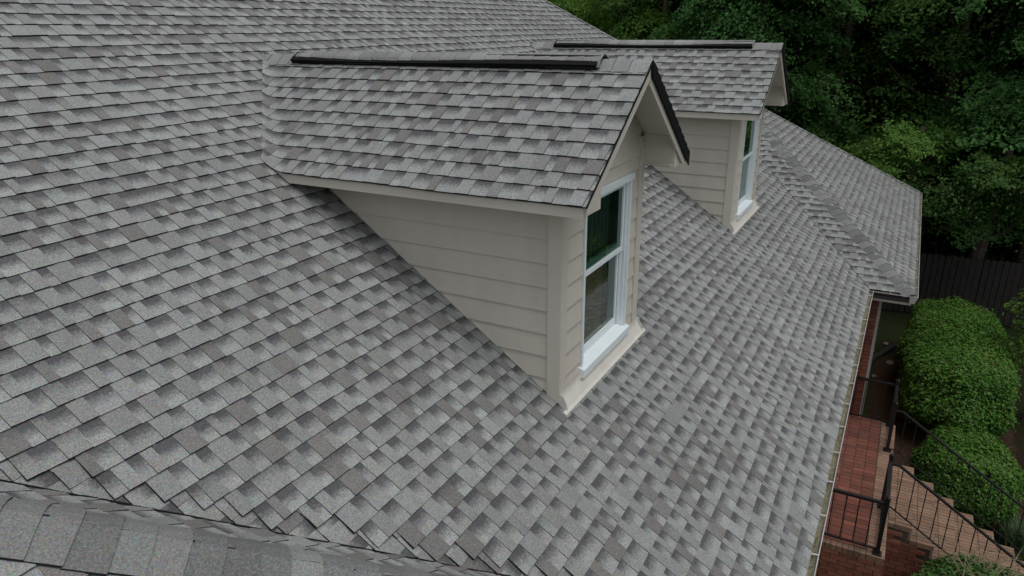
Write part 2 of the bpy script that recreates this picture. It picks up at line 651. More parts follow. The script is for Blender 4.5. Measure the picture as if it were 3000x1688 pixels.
def cap_line(P0, P1, n1, n2, owner, seed, half=0.15, expo=EXPO, base=0.012, name='cap_shingle', round_=0.03, tones=(0.62, 0.72, 0.84, 0.92, 1.0, 1.06), lip=0.011):
    """folded cap shingles lapped from P0 (low / front end) towards P1"""
    r = random.Random(seed)
    P0, P1 = np.array(P0, float), np.array(P1, float)
    d = P1 - P0
    Ln = np.linalg.norm(d)
    d /= Ln
    s1 = np.cross(n1, d); s1 /= np.linalg.norm(s1)
    if s1[2] > 0: s1 = -s1
    s2 = np.cross(n2, d); s2 /= np.linalg.norm(s2)
    if s2[2] > 0: s2 = -s2
    up = (n1 + n2); up /= np.linalg.norm(up)
    a = 0.0
    while a < Ln - 0.02:
        b = min(a + expo * 1.12, Ln)
        R_ = r.choice(tones) * r.uniform(0.97, 1.03)
        G_ = r.uniform(0.0, 0.5)
        tone = (R_, G_, 0.36 if R_ < 0.75 else 0.1, 1.0)
        w1, w2 = half * r.uniform(0.96, 1.04), half * r.uniform(0.96, 1.04)
        rows = []
        sk = r.uniform(-0.006, 0.006)
        for q, hh in ((a + r.uniform(-0.004, 0.004), lip), (b, 0.002)):
            c = P0 + d * q
            row = []
            for side, s, nn, w in ((1, s1, n1, w1), (0, None, None, 0), (2, s2, n2, w2)):
                if s is None:
                    row.append(c + up * (base + hh + 0.002) - up * round_ * 0.18)
                else:
                    for f in ((w, 0.55 * w, round_) if side == 1 else (round_, 0.55 * w, w)):
                        row.append(c + s * f + nn * (base * (1.0 if f < w else 0.6) + hh) + d * sk * f / half)
            rows.append(row)
        mb = MB()
        A, B = rows
        for i in range(len(A) - 1):
            q = [A[i], A[i + 1], B[i + 1], B[i]]
            if np.cross(q[1] - q[0], q[2] - q[1])[2] < 0:
                q = q[::-1]
            mb.face(q, tone)
        dn = -up * 0.010
        for i in range(len(A) - 1):
            mb.face([A[i], A[i + 1], A[i + 1] + dn, A[i] + dn], (1, 0, 0, 0))
        for i in (0, -1):
            mb.face([A[i], B[i], B[i] + dn, A[i] + dn], (1, 0, 0, 0))
        PIECES.append(dict(mb=mb, owner=owner, cen=np.mean(np.array(mb.v), 0), name=name))
        a += expo


# ------------------------------------------------------------------ setting: ground and woods floor
def ground_h(x, y):
    return GROUND + 0.05 * np.sin(x * 0.6 + 1) * np.cos(y * 0.5) + np.clip((x - 18) * 0.03, 0, 2.0) + 16.0 * (1 - np.exp(-(np.clip(x - 24, 0, 200) / 22.0) ** 2))


gx, gy = np.meshgrid(np.concatenate([np.linspace(-260, -14, 12), np.linspace(-12, 60, 145), np.linspace(66, 300, 14)]),
                     np.concatenate([np.linspace(-260, -22, 12), np.linspace(-20, 34, 109), np.linspace(40, 300, 14)]), indexing='ij')
gz = ground_h(gx, gy)
ny_ = gx.shape[1]
gv = np.stack([gx, gy, gz], -1).reshape(-1, 3)
ii, jj = np.meshgrid(np.arange(gx.shape[0] - 1), np.arange(ny_ - 1), indexing='ij')
a_ = (ii * ny_ + jj).ravel()
gq = np.stack([a_, a_ + ny_, a_ + ny_ + 1, a_ + 1], 1)
gr = link('ground', np_mesh('ground', gv, gq, np.ones((len(gv), 4)), M['ground']))
tag(gr, 'dark ground of thin grass and brown mulch around the house', 'ground', kind='structure')

# bed of brown mulch along the front of the wing, under the hedge
mb = MB()
r_ = random.Random(4)
P_ = [[(8.0 + i * 0.25, -2.04 - j * 0.28, float(ground_h(np.array(8.0 + i * 0.25), np.array(-2.04 - j * 0.28))) + (0.03 + r_.uniform(0, 0.035) if 0 < i < 24 and 0 < j < 10 else -0.03)) for j in range(11)] for i in range(25)]
for i in range(24):
    for j in range(10):
        mb.face([P_[i][j + 1], P_[i + 1][j + 1], P_[i + 1][j], P_[i][j]])
md = mb.build('mulch_bed', M['mulch'])
tag(md, 'dark brown mulch bed between the brick wall and the hedge', 'mulch bed', kind='structure')

# ------------------------------------------------------------------ the house
house = empty('brick_house', (7.5, 5.0, GROUND))
tag(house, 'brick house with grey shingle roof and two gabled dormers', 'house')


def zmain(y):
    return y * T


# roof decks -------------------------------------------------------------
jxr, jyr = (KR + CH) / 2, (CH - KR) / 2                      # right junction of valley and hip
FARC = (15.68, -YE - WR)
wing_s = ((FARC[0] - FARC[1]) - (KR + WR)) / 7.12
wjx, wjy = FARC[0] - wing_s * 3.87, FARC[1] + wing_s * 3.25  # where the wing's two hips meet
roof = None
dk = MB()
hL = 6.02                                                    # left hip: y - x = hL
jxl, jyl = (CL - hL) / 2, (CL + hL) / 2
main_poly = [(CL + YE, -YE), (KR - YE, -YE), (jxr, jyr), (CH - YRIDGE, YRIDGE), (YRIDGE - hL, YRIDGE), (jxl, jyl)]
DZ = -0.026


def deckpoly(pts, thick=0.09):
    dk.prism([(x, y, z + DZ) for x, y, z in pts], (0, 0, -thick))


deckpoly([(x, y, zmain(y)) for x, y in main_poly])
zw = lambda y: T * (y + WR) - 0.0
wing_poly = [(KR - YE, -YE - WR), FARC, (wjx, wjy)]
deckpoly([(x, y, zw(y)) for x, y in wing_poly])
zr = lambda x: T * (x - KR)
deckpoly([(KR - YE, -YE, ZE), (KR - YE, -YE - WR, ZE), (wjx, wjy, zw(wjy)), (jxr, jyr, zmain(jyr))])
deckpoly([(FARC[0], FARC[1], ZE), (FARC[0], 2 * YRIDGE + YE, ZE), (CH - YRIDGE, YRIDGE, zmain(YRIDGE)), (jxr, jyr, zmain(jyr)), (wjx, wjy, zw(wjy))])
deckpoly([(-8.3, 2 * YRIDGE + YE, ZE), (FARC[0], 2 * YRIDGE + YE, ZE), (CH - YRIDGE, YRIDGE, zmain(YRIDGE)), (YRIDGE - hL, YRIDGE, zmain(YRIDGE))])
wlx, wly = jxl, jyl - WL
zwl = lambda y: T * (y + WL)
zl = lambda x: T * (CL - x)
deckpoly([(CL + YE, -YE - WL, ZE), (CL + YE, -YE, ZE), (jxl, jyl, zmain(jyl)), (wlx, wly, zwl(wly))])
deckpoly([(-8.3, -YE - WL, ZE), (CL + YE, -YE - WL, ZE), (wlx, wly, zwl(wly))])
deckpoly([(-8.3, 2 * YRIDGE + YE, ZE), (-8.3, -YE - WL, ZE), (wlx, wly, zwl(wly)), (jxl, jyl, zmain(jyl)), (YRIDGE - hL, YRIDGE, zmain(YRIDGE))])
roof = dk.build('roof', M['deck'], house)
roof['label'] = 'main grey shingle roof slope with its hips and valleys'

# ---- dormer numbers (local to x offset DX)
DXS = (0.0, 5.50)
XM, HR, XE0, XE1 = 0.76, 2.393, -0.37, 1.89
X0, X1 = -0.05, 1.57
YF = -0.32
zd = lambda x: HR - TB * abs(x - XM)


def in_dormer(c):
    for dx in DXS:
        x = c[0] - dx
        if X0 + 0.12 < x < X1 - 0.12 and c[1] > 0.15 and c[1] < min(zd(x), 9) / T - 0.05:
            return True
        if XE0 + 0.25 < x < XE1 - 0.25 and zd(XE0) / T + 0.15 < c[1] < zd(x) / T - 0.10:
            return True
    return False


# ---- shingle courses
planeM = Plane((0, -YE - 0.012, ZE - 0.012 * T), (1, 0, 0), (0, 1, T))


def hp_plan(a, b, c, y0):
    """half plane a*x+b*y<=c in plan -> (u=x, v along slope, y = y0 + v/SEC)"""
    return (a, b / SEC, c - b * y0)


y0 = -YE - 0.012
hpsM = [hp_plan(1, -1, KR - 0.015, y0), hp_plan(1, 1, CH, y0), hp_plan(-1, 1, hL, y0), hp_plan(0, 1, YRIDGE, y0)]
shingle_field(planeM, (-4.6, 12.0), (YRIDGE + YE) * SEC, hpsM, 'roof', 11,
              drop=[hp_plan(-1, -1, -CL - 0.02, y0)], skip=in_dormer)
# strip of valley shingles laid under the stepped ends beside the near valley
s2 = 1 / math.sqrt(2)
vd = np.array([-1, 1, T]) / math.sqrt(2 + T * T)            # up the near valley
nM = np.array([0, -T, 1]) / SEC
across = np.cross(vd, nM)                                    # in the main plane, away from the valley
if across[0] < 0:
    across = -across
rot = 0.62
Uv, Vv = vd * math.cos(rot) + across * math.sin(rot), across * math.cos(rot) - vd * math.sin(rot)
ov = np.array([CL + YE, -YE, ZE])
pv = Plane(ov, Uv, Vv)


def hp_line(plane, P, outward):
    """half plane through 3-D point P whose outside is along 'outward' (in-plane vector)"""
    a, b = float(outward @ plane.U), float(outward @ plane.V)
    return (a, b, a * float((P - plane.O) @ plane.U) + b * float((P - plane.O) @ plane.V))


shingle_field(pv, (-3.5, 6.5), 4.5, [hp_line(pv, ov + across * 0.012, -across), hp_line(pv, ov + across * 0.36, across),
                                      hp_line(pv, ov + vd * 5.2, vd), hp_line(pv, ov, -vd)], 'roof', 12, v0=-4.5, lift=-0.0115)
# black cut edge of the valley
# right wing: slope facing the camera, front slope
plR = Plane((KR - YE - 0.01, 0, ZE), (0, -1, 0), (1, 0, T))


def hpR(a, b, c):
    x0_ = KR - YE - 0.01
    return (-b, a / SEC, c - a * x0_)


shingle_field(plR, (-2.3, 2.6), 5.0, [hpR(-1, 1, -KR - 0.0), hpR(1, -1, KR + WR + 0.0), hpR(1, 1, CH + 0.1)], 'roof', 13, lift=0.002)
plW = Plane((0, -YE - WR - 0.012, ZE - 0.012 * T), (1, 0, 0), (0, 1, T))
yw = -YE - WR - 0.012
# far hip line through FARC and (wjx,wjy)
fa, fb = 3.25, 3.87
shingle_field(plW, (7.2, 15.9), 5.0, [hp_plan(-1, 1, -(KR + WR), yw), hp_plan(fa, fb, fa * FARC[0] + fb * FARC[1], yw)], 'roof', 14)
# left wing: slope facing away (+X) and front slope
plLx = Plane((CL + YE + 0.01, 0, ZE), (0, 1, 0), (-1, 0, T))


def hpLx(a, b, c):
    x0_ = CL + YE + 0.01
    return (b, -a / SEC, c - a * x0_)


shingle_field(plLx, (-2.7, 2.3), 5.2, [hpLx(1, 1, CL - 0.0), hpLx(-1, -1, -(CL - WL)), hpLx(-1, 1, hL)], 'roof', 15, lift=0.001)
plLw = Plane((0, -YE - WL - 0.012, ZE - 0.012 * T), (1, 0, 0), (0, 1, T))
ywl = -YE - WL - 0.012
shingle_field(plLw, (-7.0, 0.0), 5.2, [hp_plan(1, 1, CL - WL, ywl), hp_plan(-1, 1, hL - 0.57, ywl)], 'roof', 16)

# hips
nMain = np.array([0, -T, 1]) / SEC
nX = np.array([-T, 0, 1]) / SEC
nXp = np.array([T, 0, 1]) / SEC
cap_line((KR - YE, -YE - WR, ZE + 0.004), (wjx, wjy, zw(wjy)), nX, nMain, 'roof', 21, half=0.15, tones=(0.60, 0.68, 0.76, 0.84), lip=0.008)
cap_line((CL + YE, -YE - WL, ZE + 0.004), (wlx, wly, zwl(wly)), nXp, nMain, 'roof', 22, half=0.18, round_=0.07, base=0.018, tones=(0.62, 0.70, 0.76, 0.82, 0.90), lip=0.010)
cap_line((FARC[0], FARC[1], ZE + 0.004), (wjx, wjy, zw(wjy)), nXp, nMain, 'roof', 23, half=0.07)
cap_line((jxr, jyr, zmain(jyr)), (CH - YRIDGE, YRIDGE, zmain(YRIDGE)), nXp, nMain, 'roof', 24, half=0.07)
cap_line((YRIDGE - hL, YRIDGE, zmain(YRIDGE)), (CH - YRIDGE, YRIDGE, zmain(YRIDGE)), nMain, np.array([0, T, 1]) / SEC, 'roof', 25, half=0.13)

# ---- dormers
DORMERS = []
SZ0, SEXP = 0.181, 0.178
ZS = 1.512         # soffit level


def smoothmax(a, b, k):
    h = max(k - abs(a - b), 0.0) / k
    return max(a, b) + h * h * k * 0.25


def make_dormer(dx, idx):
    dm = empty('dormer', (dx + XM, 0.0, 0.0), house)
    dm['label'] = ('nearer gabled dormer with beige siding and white window', 'farther gabled dormer behind the near one')[idx]

    def B(mb, name, mats):
        return mb.build(name, mats, dm)

    # deck slabs with painted underside, front to back
    mb = MB()
    for s in (-1, 1):
        xe = XE0 + 0.012 if s < 0 else XE1 - 0.012
        th = 0.028
        poly = [(XM, YF + 0.015), (xe, YF + 0.015), (xe, zd(xe) / T + 0.03), (XM, HR / T + 0.03)]
        mb.prism([(dx + x, y, zd(x) - 0.009) for x, y in poly], (0, 0, -th))
    B(mb, 'soffit', M['trim'])
    # eave fascia with mitred back end; boxed returns
    for s in (-1, 1):
        mb = MB()
        xf = XE0 + 0.008 if s < 0 else XE1 - 0.008
        zt_ = zd(xf) - 0.012
        mb.prism([(dx + xf, -0.292, ZS - 0.006), (dx + xf, (ZS - 0.006) / T - 0.015, ZS - 0.006), (dx + xf, zt_ / T - 0.015, zt_), (dx + xf, -0.292, zt_)], (0.018 * -s, 0, 0))
        B(mb, 'fascia', M['trim'])
        mb = MB()
        xa, xb = (xf + 0.018, X0 + 0.004) if s < 0 else (X1 - 0.004, xf - 0.018)
        mb.prism([(dx + xa, -0.27, ZS + 0.004), (dx + xb, -0.27, ZS + 0.004), (dx + xb, ZS / T, ZS + 0.004), (dx + xa, ZS / T, ZS + 0.004)], (0, 0, 0.012))
        B(mb, 'eave_soffit', M['trim'])
        mb = MB()   # boxed return closing the eave at the gable
        q = [(xf + 0.019 * -s, ZS - 0.004), (X0 - 0.012 if s < 0 else X1 + 0.012, ZS - 0.004)]
        q += [(q[1][0], zd(q[1][0]) - 0.04), (q[0][0], zd(q[0][0]) - 0.04)]
        mb.prism([(dx + x, -0.289, z) for x, z in q], (0, 0.018, 0))
        xi = q[1][0]
        mb.prism([(dx + xi, -0.271, ZS - 0.004), (dx + xi, -0.016, ZS - 0.004), (dx + xi, -0.016, zd(xi) - 0.04), (dx + xi, -0.271, zd(xi) - 0.04)], (0.016 * s, 0, 0))
        B(mb, 'eave_return', M['trim'])
        # rake board along the gable
        mb = MB()
        xr = XE0 + 0.03 if s < 0 else XE1 - 0.03
        ht = 0.105 if s < 0 else 0.15
        mb.prism([(dx + XM, -0.309, zd(XM) - 0.012), (dx + xr, -0.309, zd(xr) - 0.012), (dx + xr, -0.309, max(zd(xr) - 0.012 - ht, ZS - 0.003)), (dx + xr - s * 0.09, -0.309, max(zd(xr - s * 0.09) - 0.012 - ht, ZS - 0.003)), (dx + XM, -0.309, zd(XM) - 0.012 - ht)], (0, 0.018, 0))
        B(mb, 'rake_board', M['trim'])
        # drip edge
        mb = MB()
        h1 = 0.012 if s < 0 else 0.098
        xo = XE0 - 0.004 if s < 0 else XE1 + 0.03
        nseg = 11
        for k in range(nseg):
            xa_ = XM + (xo - XM) * k / nseg
            xb_ = XM + (xo - XM) * (k + 1) / nseg
            up_ = 0.006 if s < 0 else 0.026
            mb.prism([(dx + xa_, YF - 0.006, HR - TB * abs(xa_ - XM) + up_ * 0.4), (dx + xb_, YF - 0.006, HR - TB * abs(xb_ - XM) + up_), (dx + xb_, YF - 0.006, HR - TB * abs(xb_ - XM) - h1), (dx + xa_, YF - 0.006, HR - TB * abs(xa_ - XM) - h1)], (0, 0.010, 0))
        B(mb, 'drip_edge', M['black'])

    # shingles of both slopes, swept up into the main roof at the valley
    ycut = lambda x: 3.49 + (abs(x - XM)) * (2.43 - 3.49) / 1.13

    def disp(p):
        x, y, z = p
        return np.array([x, y, smoothmax(z, zmain(y) + 0.015, 0.060) if y > 1.6 else z])

    secb = math.hypot(1, TB)
    for s in (-1, 1):
        xe = XE0 - 0.012 if s < 0 else XE1 + 0.012
        pl = Plane((dx + xe, 0, zd(xe)), (0, 1, 0), (-s, 0, TB))
        # plan: x = xe - s*v/secb ; cut: y <= 3.49 - .938*(1.13 - ... )
        sl_ = (3.49 - 2.43) / 1.13
        dist0 = abs(xe - XM)
        hps = [(-1, 0, -YF + (0 if s < 0 else 0.004)), (1, -sl_ / secb, 3.49 - sl_ * dist0), (0, 1, dist0 * secb - 0.004)]
        shingle_field(pl, (YF - 0.1, 3.6), dist0 * secb, hps, 'dormer%d' % idx, 31 + idx * 10 + s, disp=disp,
                      fine_u=lambda v, d0=dist0: 3.49 - sl_ * (d0 - v / secb) - 0.42)
    # ridge: flat caps at the gable, raised vent, caps at the back
    nl, nr = np.array([-TB, 0, 1]) / secb, np.array([TB, 0, 1]) / secb
    ow = 'dormer%d' % idx
    VY0, VY1 = 0.06, 3.02
    cap_line((dx + XM, VY1 - 0.08, HR), (dx + XM, HR / T - 0.02, HR), nl, nr, ow, 51 + idx, half=0.135, round_=0.02, base=0.012, tones=(0.78, 0.84, 0.9, 0.98, 1.06), lip=0.006)
    cap_line((dx + XM, YF, HR), (dx + XM, VY0 + 0.05, HR), nl, nr, ow, 53 + idx, half=0.135, round_=0.02, base=0.012, tones=(0.78, 0.84, 0.9, 0.98, 1.06), lip=0.007)
    # the front caps lie towards the gable: add a front lip
    vh = 0.034
    mb = MB()
    wv = 0.118
    sag = lambda y: 0.006 * math.sin(y * 2.1 + 0.6 + idx)
    ys = np.linspace(VY0, VY1, 14)
    for s in (-1, 1):
        sd_ = np.array([s, 0, -TB]) / secb
        nn = nl if s < 0 else nr
        prev = None
        for y in ys:
            c = np.array([dx + XM, y, HR])
            a1 = c + sd_ * wv + nn * 0.016
            a2 = c + sd_ * wv + nn * (0.016 + vh + sag(y))
            a3 = c + nn * (0.016 + vh + sag(y)) * 0.9
            if prev is not None:
                mb.face([prev[0], a1, a2, prev[1]])
                mb.face([prev[1], a2, a3, prev[2]])
                mb.face([prev[0] + nn * -0.02, a1 + nn * -0.02, a1, prev[0]])
                # fine ribs of the vent side
            prev = (a1, a2, a3)
        for y in (VY0, VY1):
            c = np.array([dx + XM, y, HR])
            mb.face([c, c + sd_ * wv + nn * 0.004, c + sd_ * wv + nn * (0.016 + vh + sag(y)), c + nn * (0.016 + vh + sag(y)) * 0.9])
    B(mb, 'ridge_vent', M['black'])
    cap_line((dx + XM, VY0 - 0.015, HR), (dx + XM, VY1 - 0.02, HR), nl, nr, ow, 55 + idx, half=0.112, round_=0.035, base=0.017 + vh, tones=(0.78, 0.84, 0.9, 0.98, 1.06), lip=0.004)

    # walls: cheek boards (both sides), lapped
    def topz(y):
        return ZS

    for s in (-1, 1):
        xw = X0 if s < 0 else X1
        k = -1
        while True:
            zb = SZ0 + SEXP * k
            zt_ = min(zb + SEXP + 0.012, ZS)
            if zb >= ZS - 0.01:
                break
            zb2 = max(zb, -0.02)
            y1b, y1t = zb2 / T - 0.014, zt_ / T - 0.014
            ya = 0.080
            q = []
            if y1b > ya:
                q = [(ya, zb2, 0), (y1b, zb2, 0), (y1t, zt_, 1), (ya, zt_, 1)]
            elif y1t > ya:
                zz = (ya + 0.014) * T
                q = [(ya, zz, 0), (y1t, zt_, 1), (ya, zt_, 1)]
            if q:
                mb = MB()
                off = lambda e: s * (0.020 - 0.017 * e)
                outer = [np.array([dx + xw + off(e), y, z]) for y, z, e in q]
                inner = [np.array([dx + xw - s * 0.004, y, z]) for y, z, e in q]
                n_ = len(q)
                mb.face(outer)
                mb.face(inner[::-1])
                for i in range(n_):
                    j = (i + 1) % n_
                    mb.face([outer[i], inner[i], inner[j], outer[j]])
                B(mb, 'siding_board', M['siding_y'])
            k += 1
        # corner trim on the cheek
        mb = MB()
        mb.prism([(dx + xw - s * 0.01, -0.0255, 0.002), (dx + xw - s * 0.01, 0.078, 0.060), (dx + xw - s * 0.01, 0.078, ZS), (dx + xw - s * 0.01, -0.0255, ZS)], (s * 0.040, 0, 0))
        B(mb, 'corner_trim', M['trim'])
    # front corner trim
    for a, b in ((X0 - 0.012, X0 + 0.075), (X1 - 0.085, X1 + 0.012)):
        mb = MB()
        mb.box((dx + a, -0.0265, 0.0), (dx + b, 0.01, zd(a if a < XM else b) - 0.05))
        B(mb, 'corner_trim', M['trim'])
    # sheathing behind the boards
    mb = MB()
    for s, xw in ((-1, X0), (1, X1)):
        mb.prism([(dx + xw - s * 0.006, 0.0, -0.05), (dx + xw - s * 0.006, ZS / T, ZS - 0.05), (dx + xw - s * 0.006, ZS / T, ZS + 0.02), (dx + xw - s * 0.006, 0.0, ZS + 0.02)], (-s * 0.05, 0, 0))
    wx0, wx1, wz0, wz1 = 0.335, 1.275, 0.085, 1.46
    for q in ([(X0 + 0.02, -0.05), (wx0, -0.05), (wx0, 1.5), (X0 + 0.02, 1.5)], [(wx1, -0.05), (X1 - 0.02, -0.05), (X1 - 0.02, 1.5), (wx1, 1.5)],
              [(wx0, -0.05), (wx1, -0.05), (wx1, wz0), (wx0, wz0)], [(wx0, wz1), (wx1, wz1), (wx1, 1.5), (wx0, 1.5)],
              [(X0 + 0.02, 1.5), (X1 - 0.02, 1.5), (X1 - 0.02, zd(X1) - 0.03), (XM, HR - 0.05), (X0 + 0.02, zd(X0) - 0.03)]):
        mb.prism([(dx + x, 0.004, z) for x, z in q], (0, 0.05, 0))
    B(mb, 'sheathing', M['trim'])
    # front boards
    k = -1
    while True:
        zb = SZ0 + SEXP * k
        zt_ = zb + SEXP + 0.012
        if zb > HR - 0.1:
            break
        zb = max(zb, 0.05)
        for xa, xb in (((X0 + 0.077, 0.315), (1.298, X1 - 0.087)) if zt_ < 1.53 else ((X0 + 0.077, X1 - 0.087),)):
            poly = [(xa, zb), (xb, zb), (xb, zt_), (xa, zt_)]
            poly = clip(poly, [(-TB, 1, HR - 0.045 - TB * XM), (TB, 1, HR - 0.045 + TB * XM)])
            if not poly or area2(poly) < 1e-3:
                continue
            if zb < 1.49 < zt_ and zt_ >= 1.53:
                poly = clip(poly, [(0, -1, -1.497)])
                if not poly:
                    continue
            mb = MB()
            e = lambda z: (z - zb) / (zt_ - zb)
            outer = [np.array([dx + x, -0.021 + 0.018 * e(z), z]) for x, z in poly]
            inner = [np.array([dx + x, 0.003, z]) for x, z in poly]
            n_ = len(poly)
            mb.face(outer)
            for i in range(n_):
                j = (i + 1) % n_
                mb.face([outer[i], inner[i], inner[j], outer[j]])
            B(mb, 'siding_board', M['siding_x'])
        k += 1
    # window: frame, sashes, panes, sill
    a, b, z0, z1 = 0.318, 1.296, 0.09, 1.49
    mb = MB()
    mb.box((dx + a, -0.030, z0), (dx + a + 0.030, 0.120, z1 - 0.05))
    mb.box((dx + b - 0.034, -0.030, z0), (dx + b, 0.120, z1 - 0.05))
    mb.box((dx + a - 0.014, -0.044, z1 - 0.050), (dx + b + 0.014, 0.120, z1))
    mb.box((dx + b - 0.052, -0.008, z0 + 0.05), (dx + b - 0.0345, 0.118, z1 - 0.0505))
    mb.box((dx + b - 0.064, 0.024, z0 + 0.05), (dx + b - 0.0525, 0.036, z1 - 0.0505))
    mb.box((dx + b - 0.064, 0.062, z0 + 0.05), (dx + b - 0.0525, 0.074, z1 - 0.0505))
    mb.box((dx + a + 0.0305, -0.002, z0 + 0.05), (dx + a + 0.044, 0.118, z1 - 0.0505))
    B(mb, 'window_frame', M['vinyl'])
    mb = MB()
    mb.prism([(dx + a - 0.022, -0.062, 0.055), (dx + a - 0.022, 0.118, 0.055), (dx + a - 0.022, 0.118, 0.158), (dx + a - 0.022, 0.05, 0.150), (dx + a - 0.022, -0.062, 0.118)], (b - a + 0.046, 0, 0))
    B(mb, 'window_sill', M['vinyl'])
    mb = MB()
    mb.box((dx + a - 0.03, -0.045, 0.035), (dx + b + 0.03, -0.012, 0.0545))
    B(mb, 'sub_sill', M['trim'])
    for nm, yy, za, zb_, rb, rt in (('upper', 0.006, 0.835, z1 - 0.051, 0.036, 0.045), ('lower', 0.040, 0.152, 0.915, 0.060, 0.066)):
        mb = MB()
        xa, xb = dx + a + 0.045, dx + b - 0.066
        st = 0.030
        mb.box((xa, yy, za), (xa + st, yy + 0.028, zb_))
        mb.box((xb - st, yy, za), (xb, yy + 0.028, zb_))
        mb.box((xa + st, yy, za), (xb - st, yy + 0.028, za + rb))
        mb.box((xa + st, yy, zb_ - rt), (xb - st, yy + 0.028, zb_))
        if nm == 'lower':
            for f in (0.28, 0.72):
                xc = xa + (xb - xa) * f
                mb.box((xc - 0.03, yy + 0.006, zb_ + 0.0005), (xc + 0.03, yy + 0.026, zb_ + 0.012))
                mb.box((xc - 0.008, yy - 0.002, zb_ + 0.0125), (xc + 0.03, yy + 0.012, zb_ + 0.022))
        B(mb, 'window_sash', M['vinyl'])
        mb = MB()
        mb.face([(xa + st, yy + 0.014, za + rb), (xb - st, yy + 0.014, za + rb), (xb - st, yy + 0.014, zb_ - rt), (xa + st, yy + 0.014, zb_ - rt)])
        B(mb, 'window_pane', M['glass_' + nm])
    # room side: curtain folds and louvred blind slats
    mb = MB()
    n_ = 48
    xs = np.linspace(0.72, 1.27, n_)
    for i in range(n_ - 1):
        ya, yb = (0.135 + 0.018 * math.sin(q * 75) for q in (xs[i], xs[i + 1]))
        mb.face([(dx + xs[i], ya, 0.02), (dx + xs[i + 1], yb, 0.02), (dx + xs[i + 1], yb, 1.5), (dx + xs[i], ya, 1.5)])
    B(mb, 'curtain', M['curtain'])
    mb = MB()
    for i in range(11):
        z = 0.93 + i * 0.048
        mb.prism([(dx + 0.36, 0.088, z), (dx + 0.66, 0.088, z), (dx + 0.66, 0.118, z + 0.038), (dx + 0.36, 0.118, z + 0.038)], (0, 0.004, 0.006))
    B(mb, 'louvre', M['louvre'])
    mb = MB()
    mb.prism([(dx + 0.36, 0.080, 0.15), (dx + 0.98, 0.080, 0.15), (dx + 0.98, 0.080, 0.80), (dx + 0.36, 0.080, 0.80)], (0, 0.004, 0))
    B(mb, 'window_shade', M['shade'])
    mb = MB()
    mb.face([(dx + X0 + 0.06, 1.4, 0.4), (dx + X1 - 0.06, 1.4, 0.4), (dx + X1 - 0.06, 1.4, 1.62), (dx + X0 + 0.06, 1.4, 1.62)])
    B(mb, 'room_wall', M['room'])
    # metal apron under the window wall with folded ends
    mb = MB()
    xa, xb = X0 - 0.015, X1 + 0.05
    prof = [(-0.026, 0.085), (-0.030, 0.055), (-0.040, 0.030), (-0.078, -0.034), (-0.092, -0.053)]
    for i in range(len(prof) - 1):
        (ya, za), (yb, zb_) = prof[i], prof[i + 1]
        mb.face([(dx + xa, ya, za), (dx + xb, ya, za), (dx + xb, yb, zb_), (dx + xa, yb, zb_)])
        mb.face([(dx + xa, ya, za - 0.004), (dx + xa, yb, zb_ - 0.006), (dx + xb, yb, zb_ - 0.006), (dx + xb, ya, za - 0.004)])
    mb.prism([(dx + xa - 0.004, -0.092, -0.060), (dx + xa - 0.004, -0.02, -0.01), (dx + xa - 0.004, -0.02, 0.085), (dx + xa - 0.004, -0.05, 0.066), (dx + xa - 0.004, -0.082, 0.005)], (0.006, 0, 0))
    mb.prism([(dx + xb, -0.092, -0.060), (dx + xb, 0.03, 0.02), (dx + xb, 0.03, 0.10), (dx + xb, -0.04, 0.07), (dx + xb, -0.075, 0.015)], (0.006, 0, 0))
    mb.hexa([(dx + xa - 0.085, -0.155, -0.155 * T + 0.010), (dx + xa, -0.155, -0.155 * T + 0.010), (dx + xa, -0.13, -0.13 * T + 0.010), (dx + xa - 0.085, -0.13, -0.13 * T + 0.010),
             (dx + xa - 0.085, -0.155, -0.155 * T + 0.016), (dx + xa, -0.155, -0.155 * T + 0.016), (dx + xa, -0.13, -0.13 * T + 0.016), (dx + xa - 0.085, -0.13, -0.13 * T + 0.016)]) if False else None
    mb.prism([(dx + xa - 0.05, -0.075, -0.075 * T + 0.012), (dx + xa - 0.05, -0.102, -0.102 * T + 0.012), (dx + xb + 0.06, -0.102, -0.102 * T + 0.012), (dx + xb + 0.06, -0.075, -0.075 * T + 0.012)], (0, 0, 0.004))
    B(mb, 'apron_flashing', M['flash'])
    # step flashing line along the near cheek
    for s, xw in ((-1, X0), (1, X1)):
        for i in range(12):
            ya = 0.10 + i * 0.17
            if ya + 0.17 > ZS / T:
                break
            mb = MB()
            mb.hexa([(dx + xw + s * 0.001, ya, ya * T + 0.004), (dx + xw + s * 0.022, ya, ya * T + 0.011), (dx + xw + s * 0.022, ya + 0.165, (ya + 0.165) * T + 0.011), (dx + xw + s * 0.001, ya + 0.165, (ya + 0.165) * T + 0.004),
                     (dx + xw + s * 0.001, ya, ya * T + 0.012), (dx + xw + s * 0.022, ya, ya * T + 0.014), (dx + xw + s * 0.022, ya + 0.165, (ya + 0.165) * T + 0.014), (dx + xw + s * 0.001, ya + 0.165, (ya + 0.165) * T + 0.012)])
            B(mb, 'step_flashing', M['gutter'])
    return dm


for i_, dx_ in enumerate(DXS):
    DORMERS.append(make_dormer(dx_, i_))
OWN = {'roof': roof, 'dormer0': DORMERS[0], 'dormer1': DORMERS[1]}

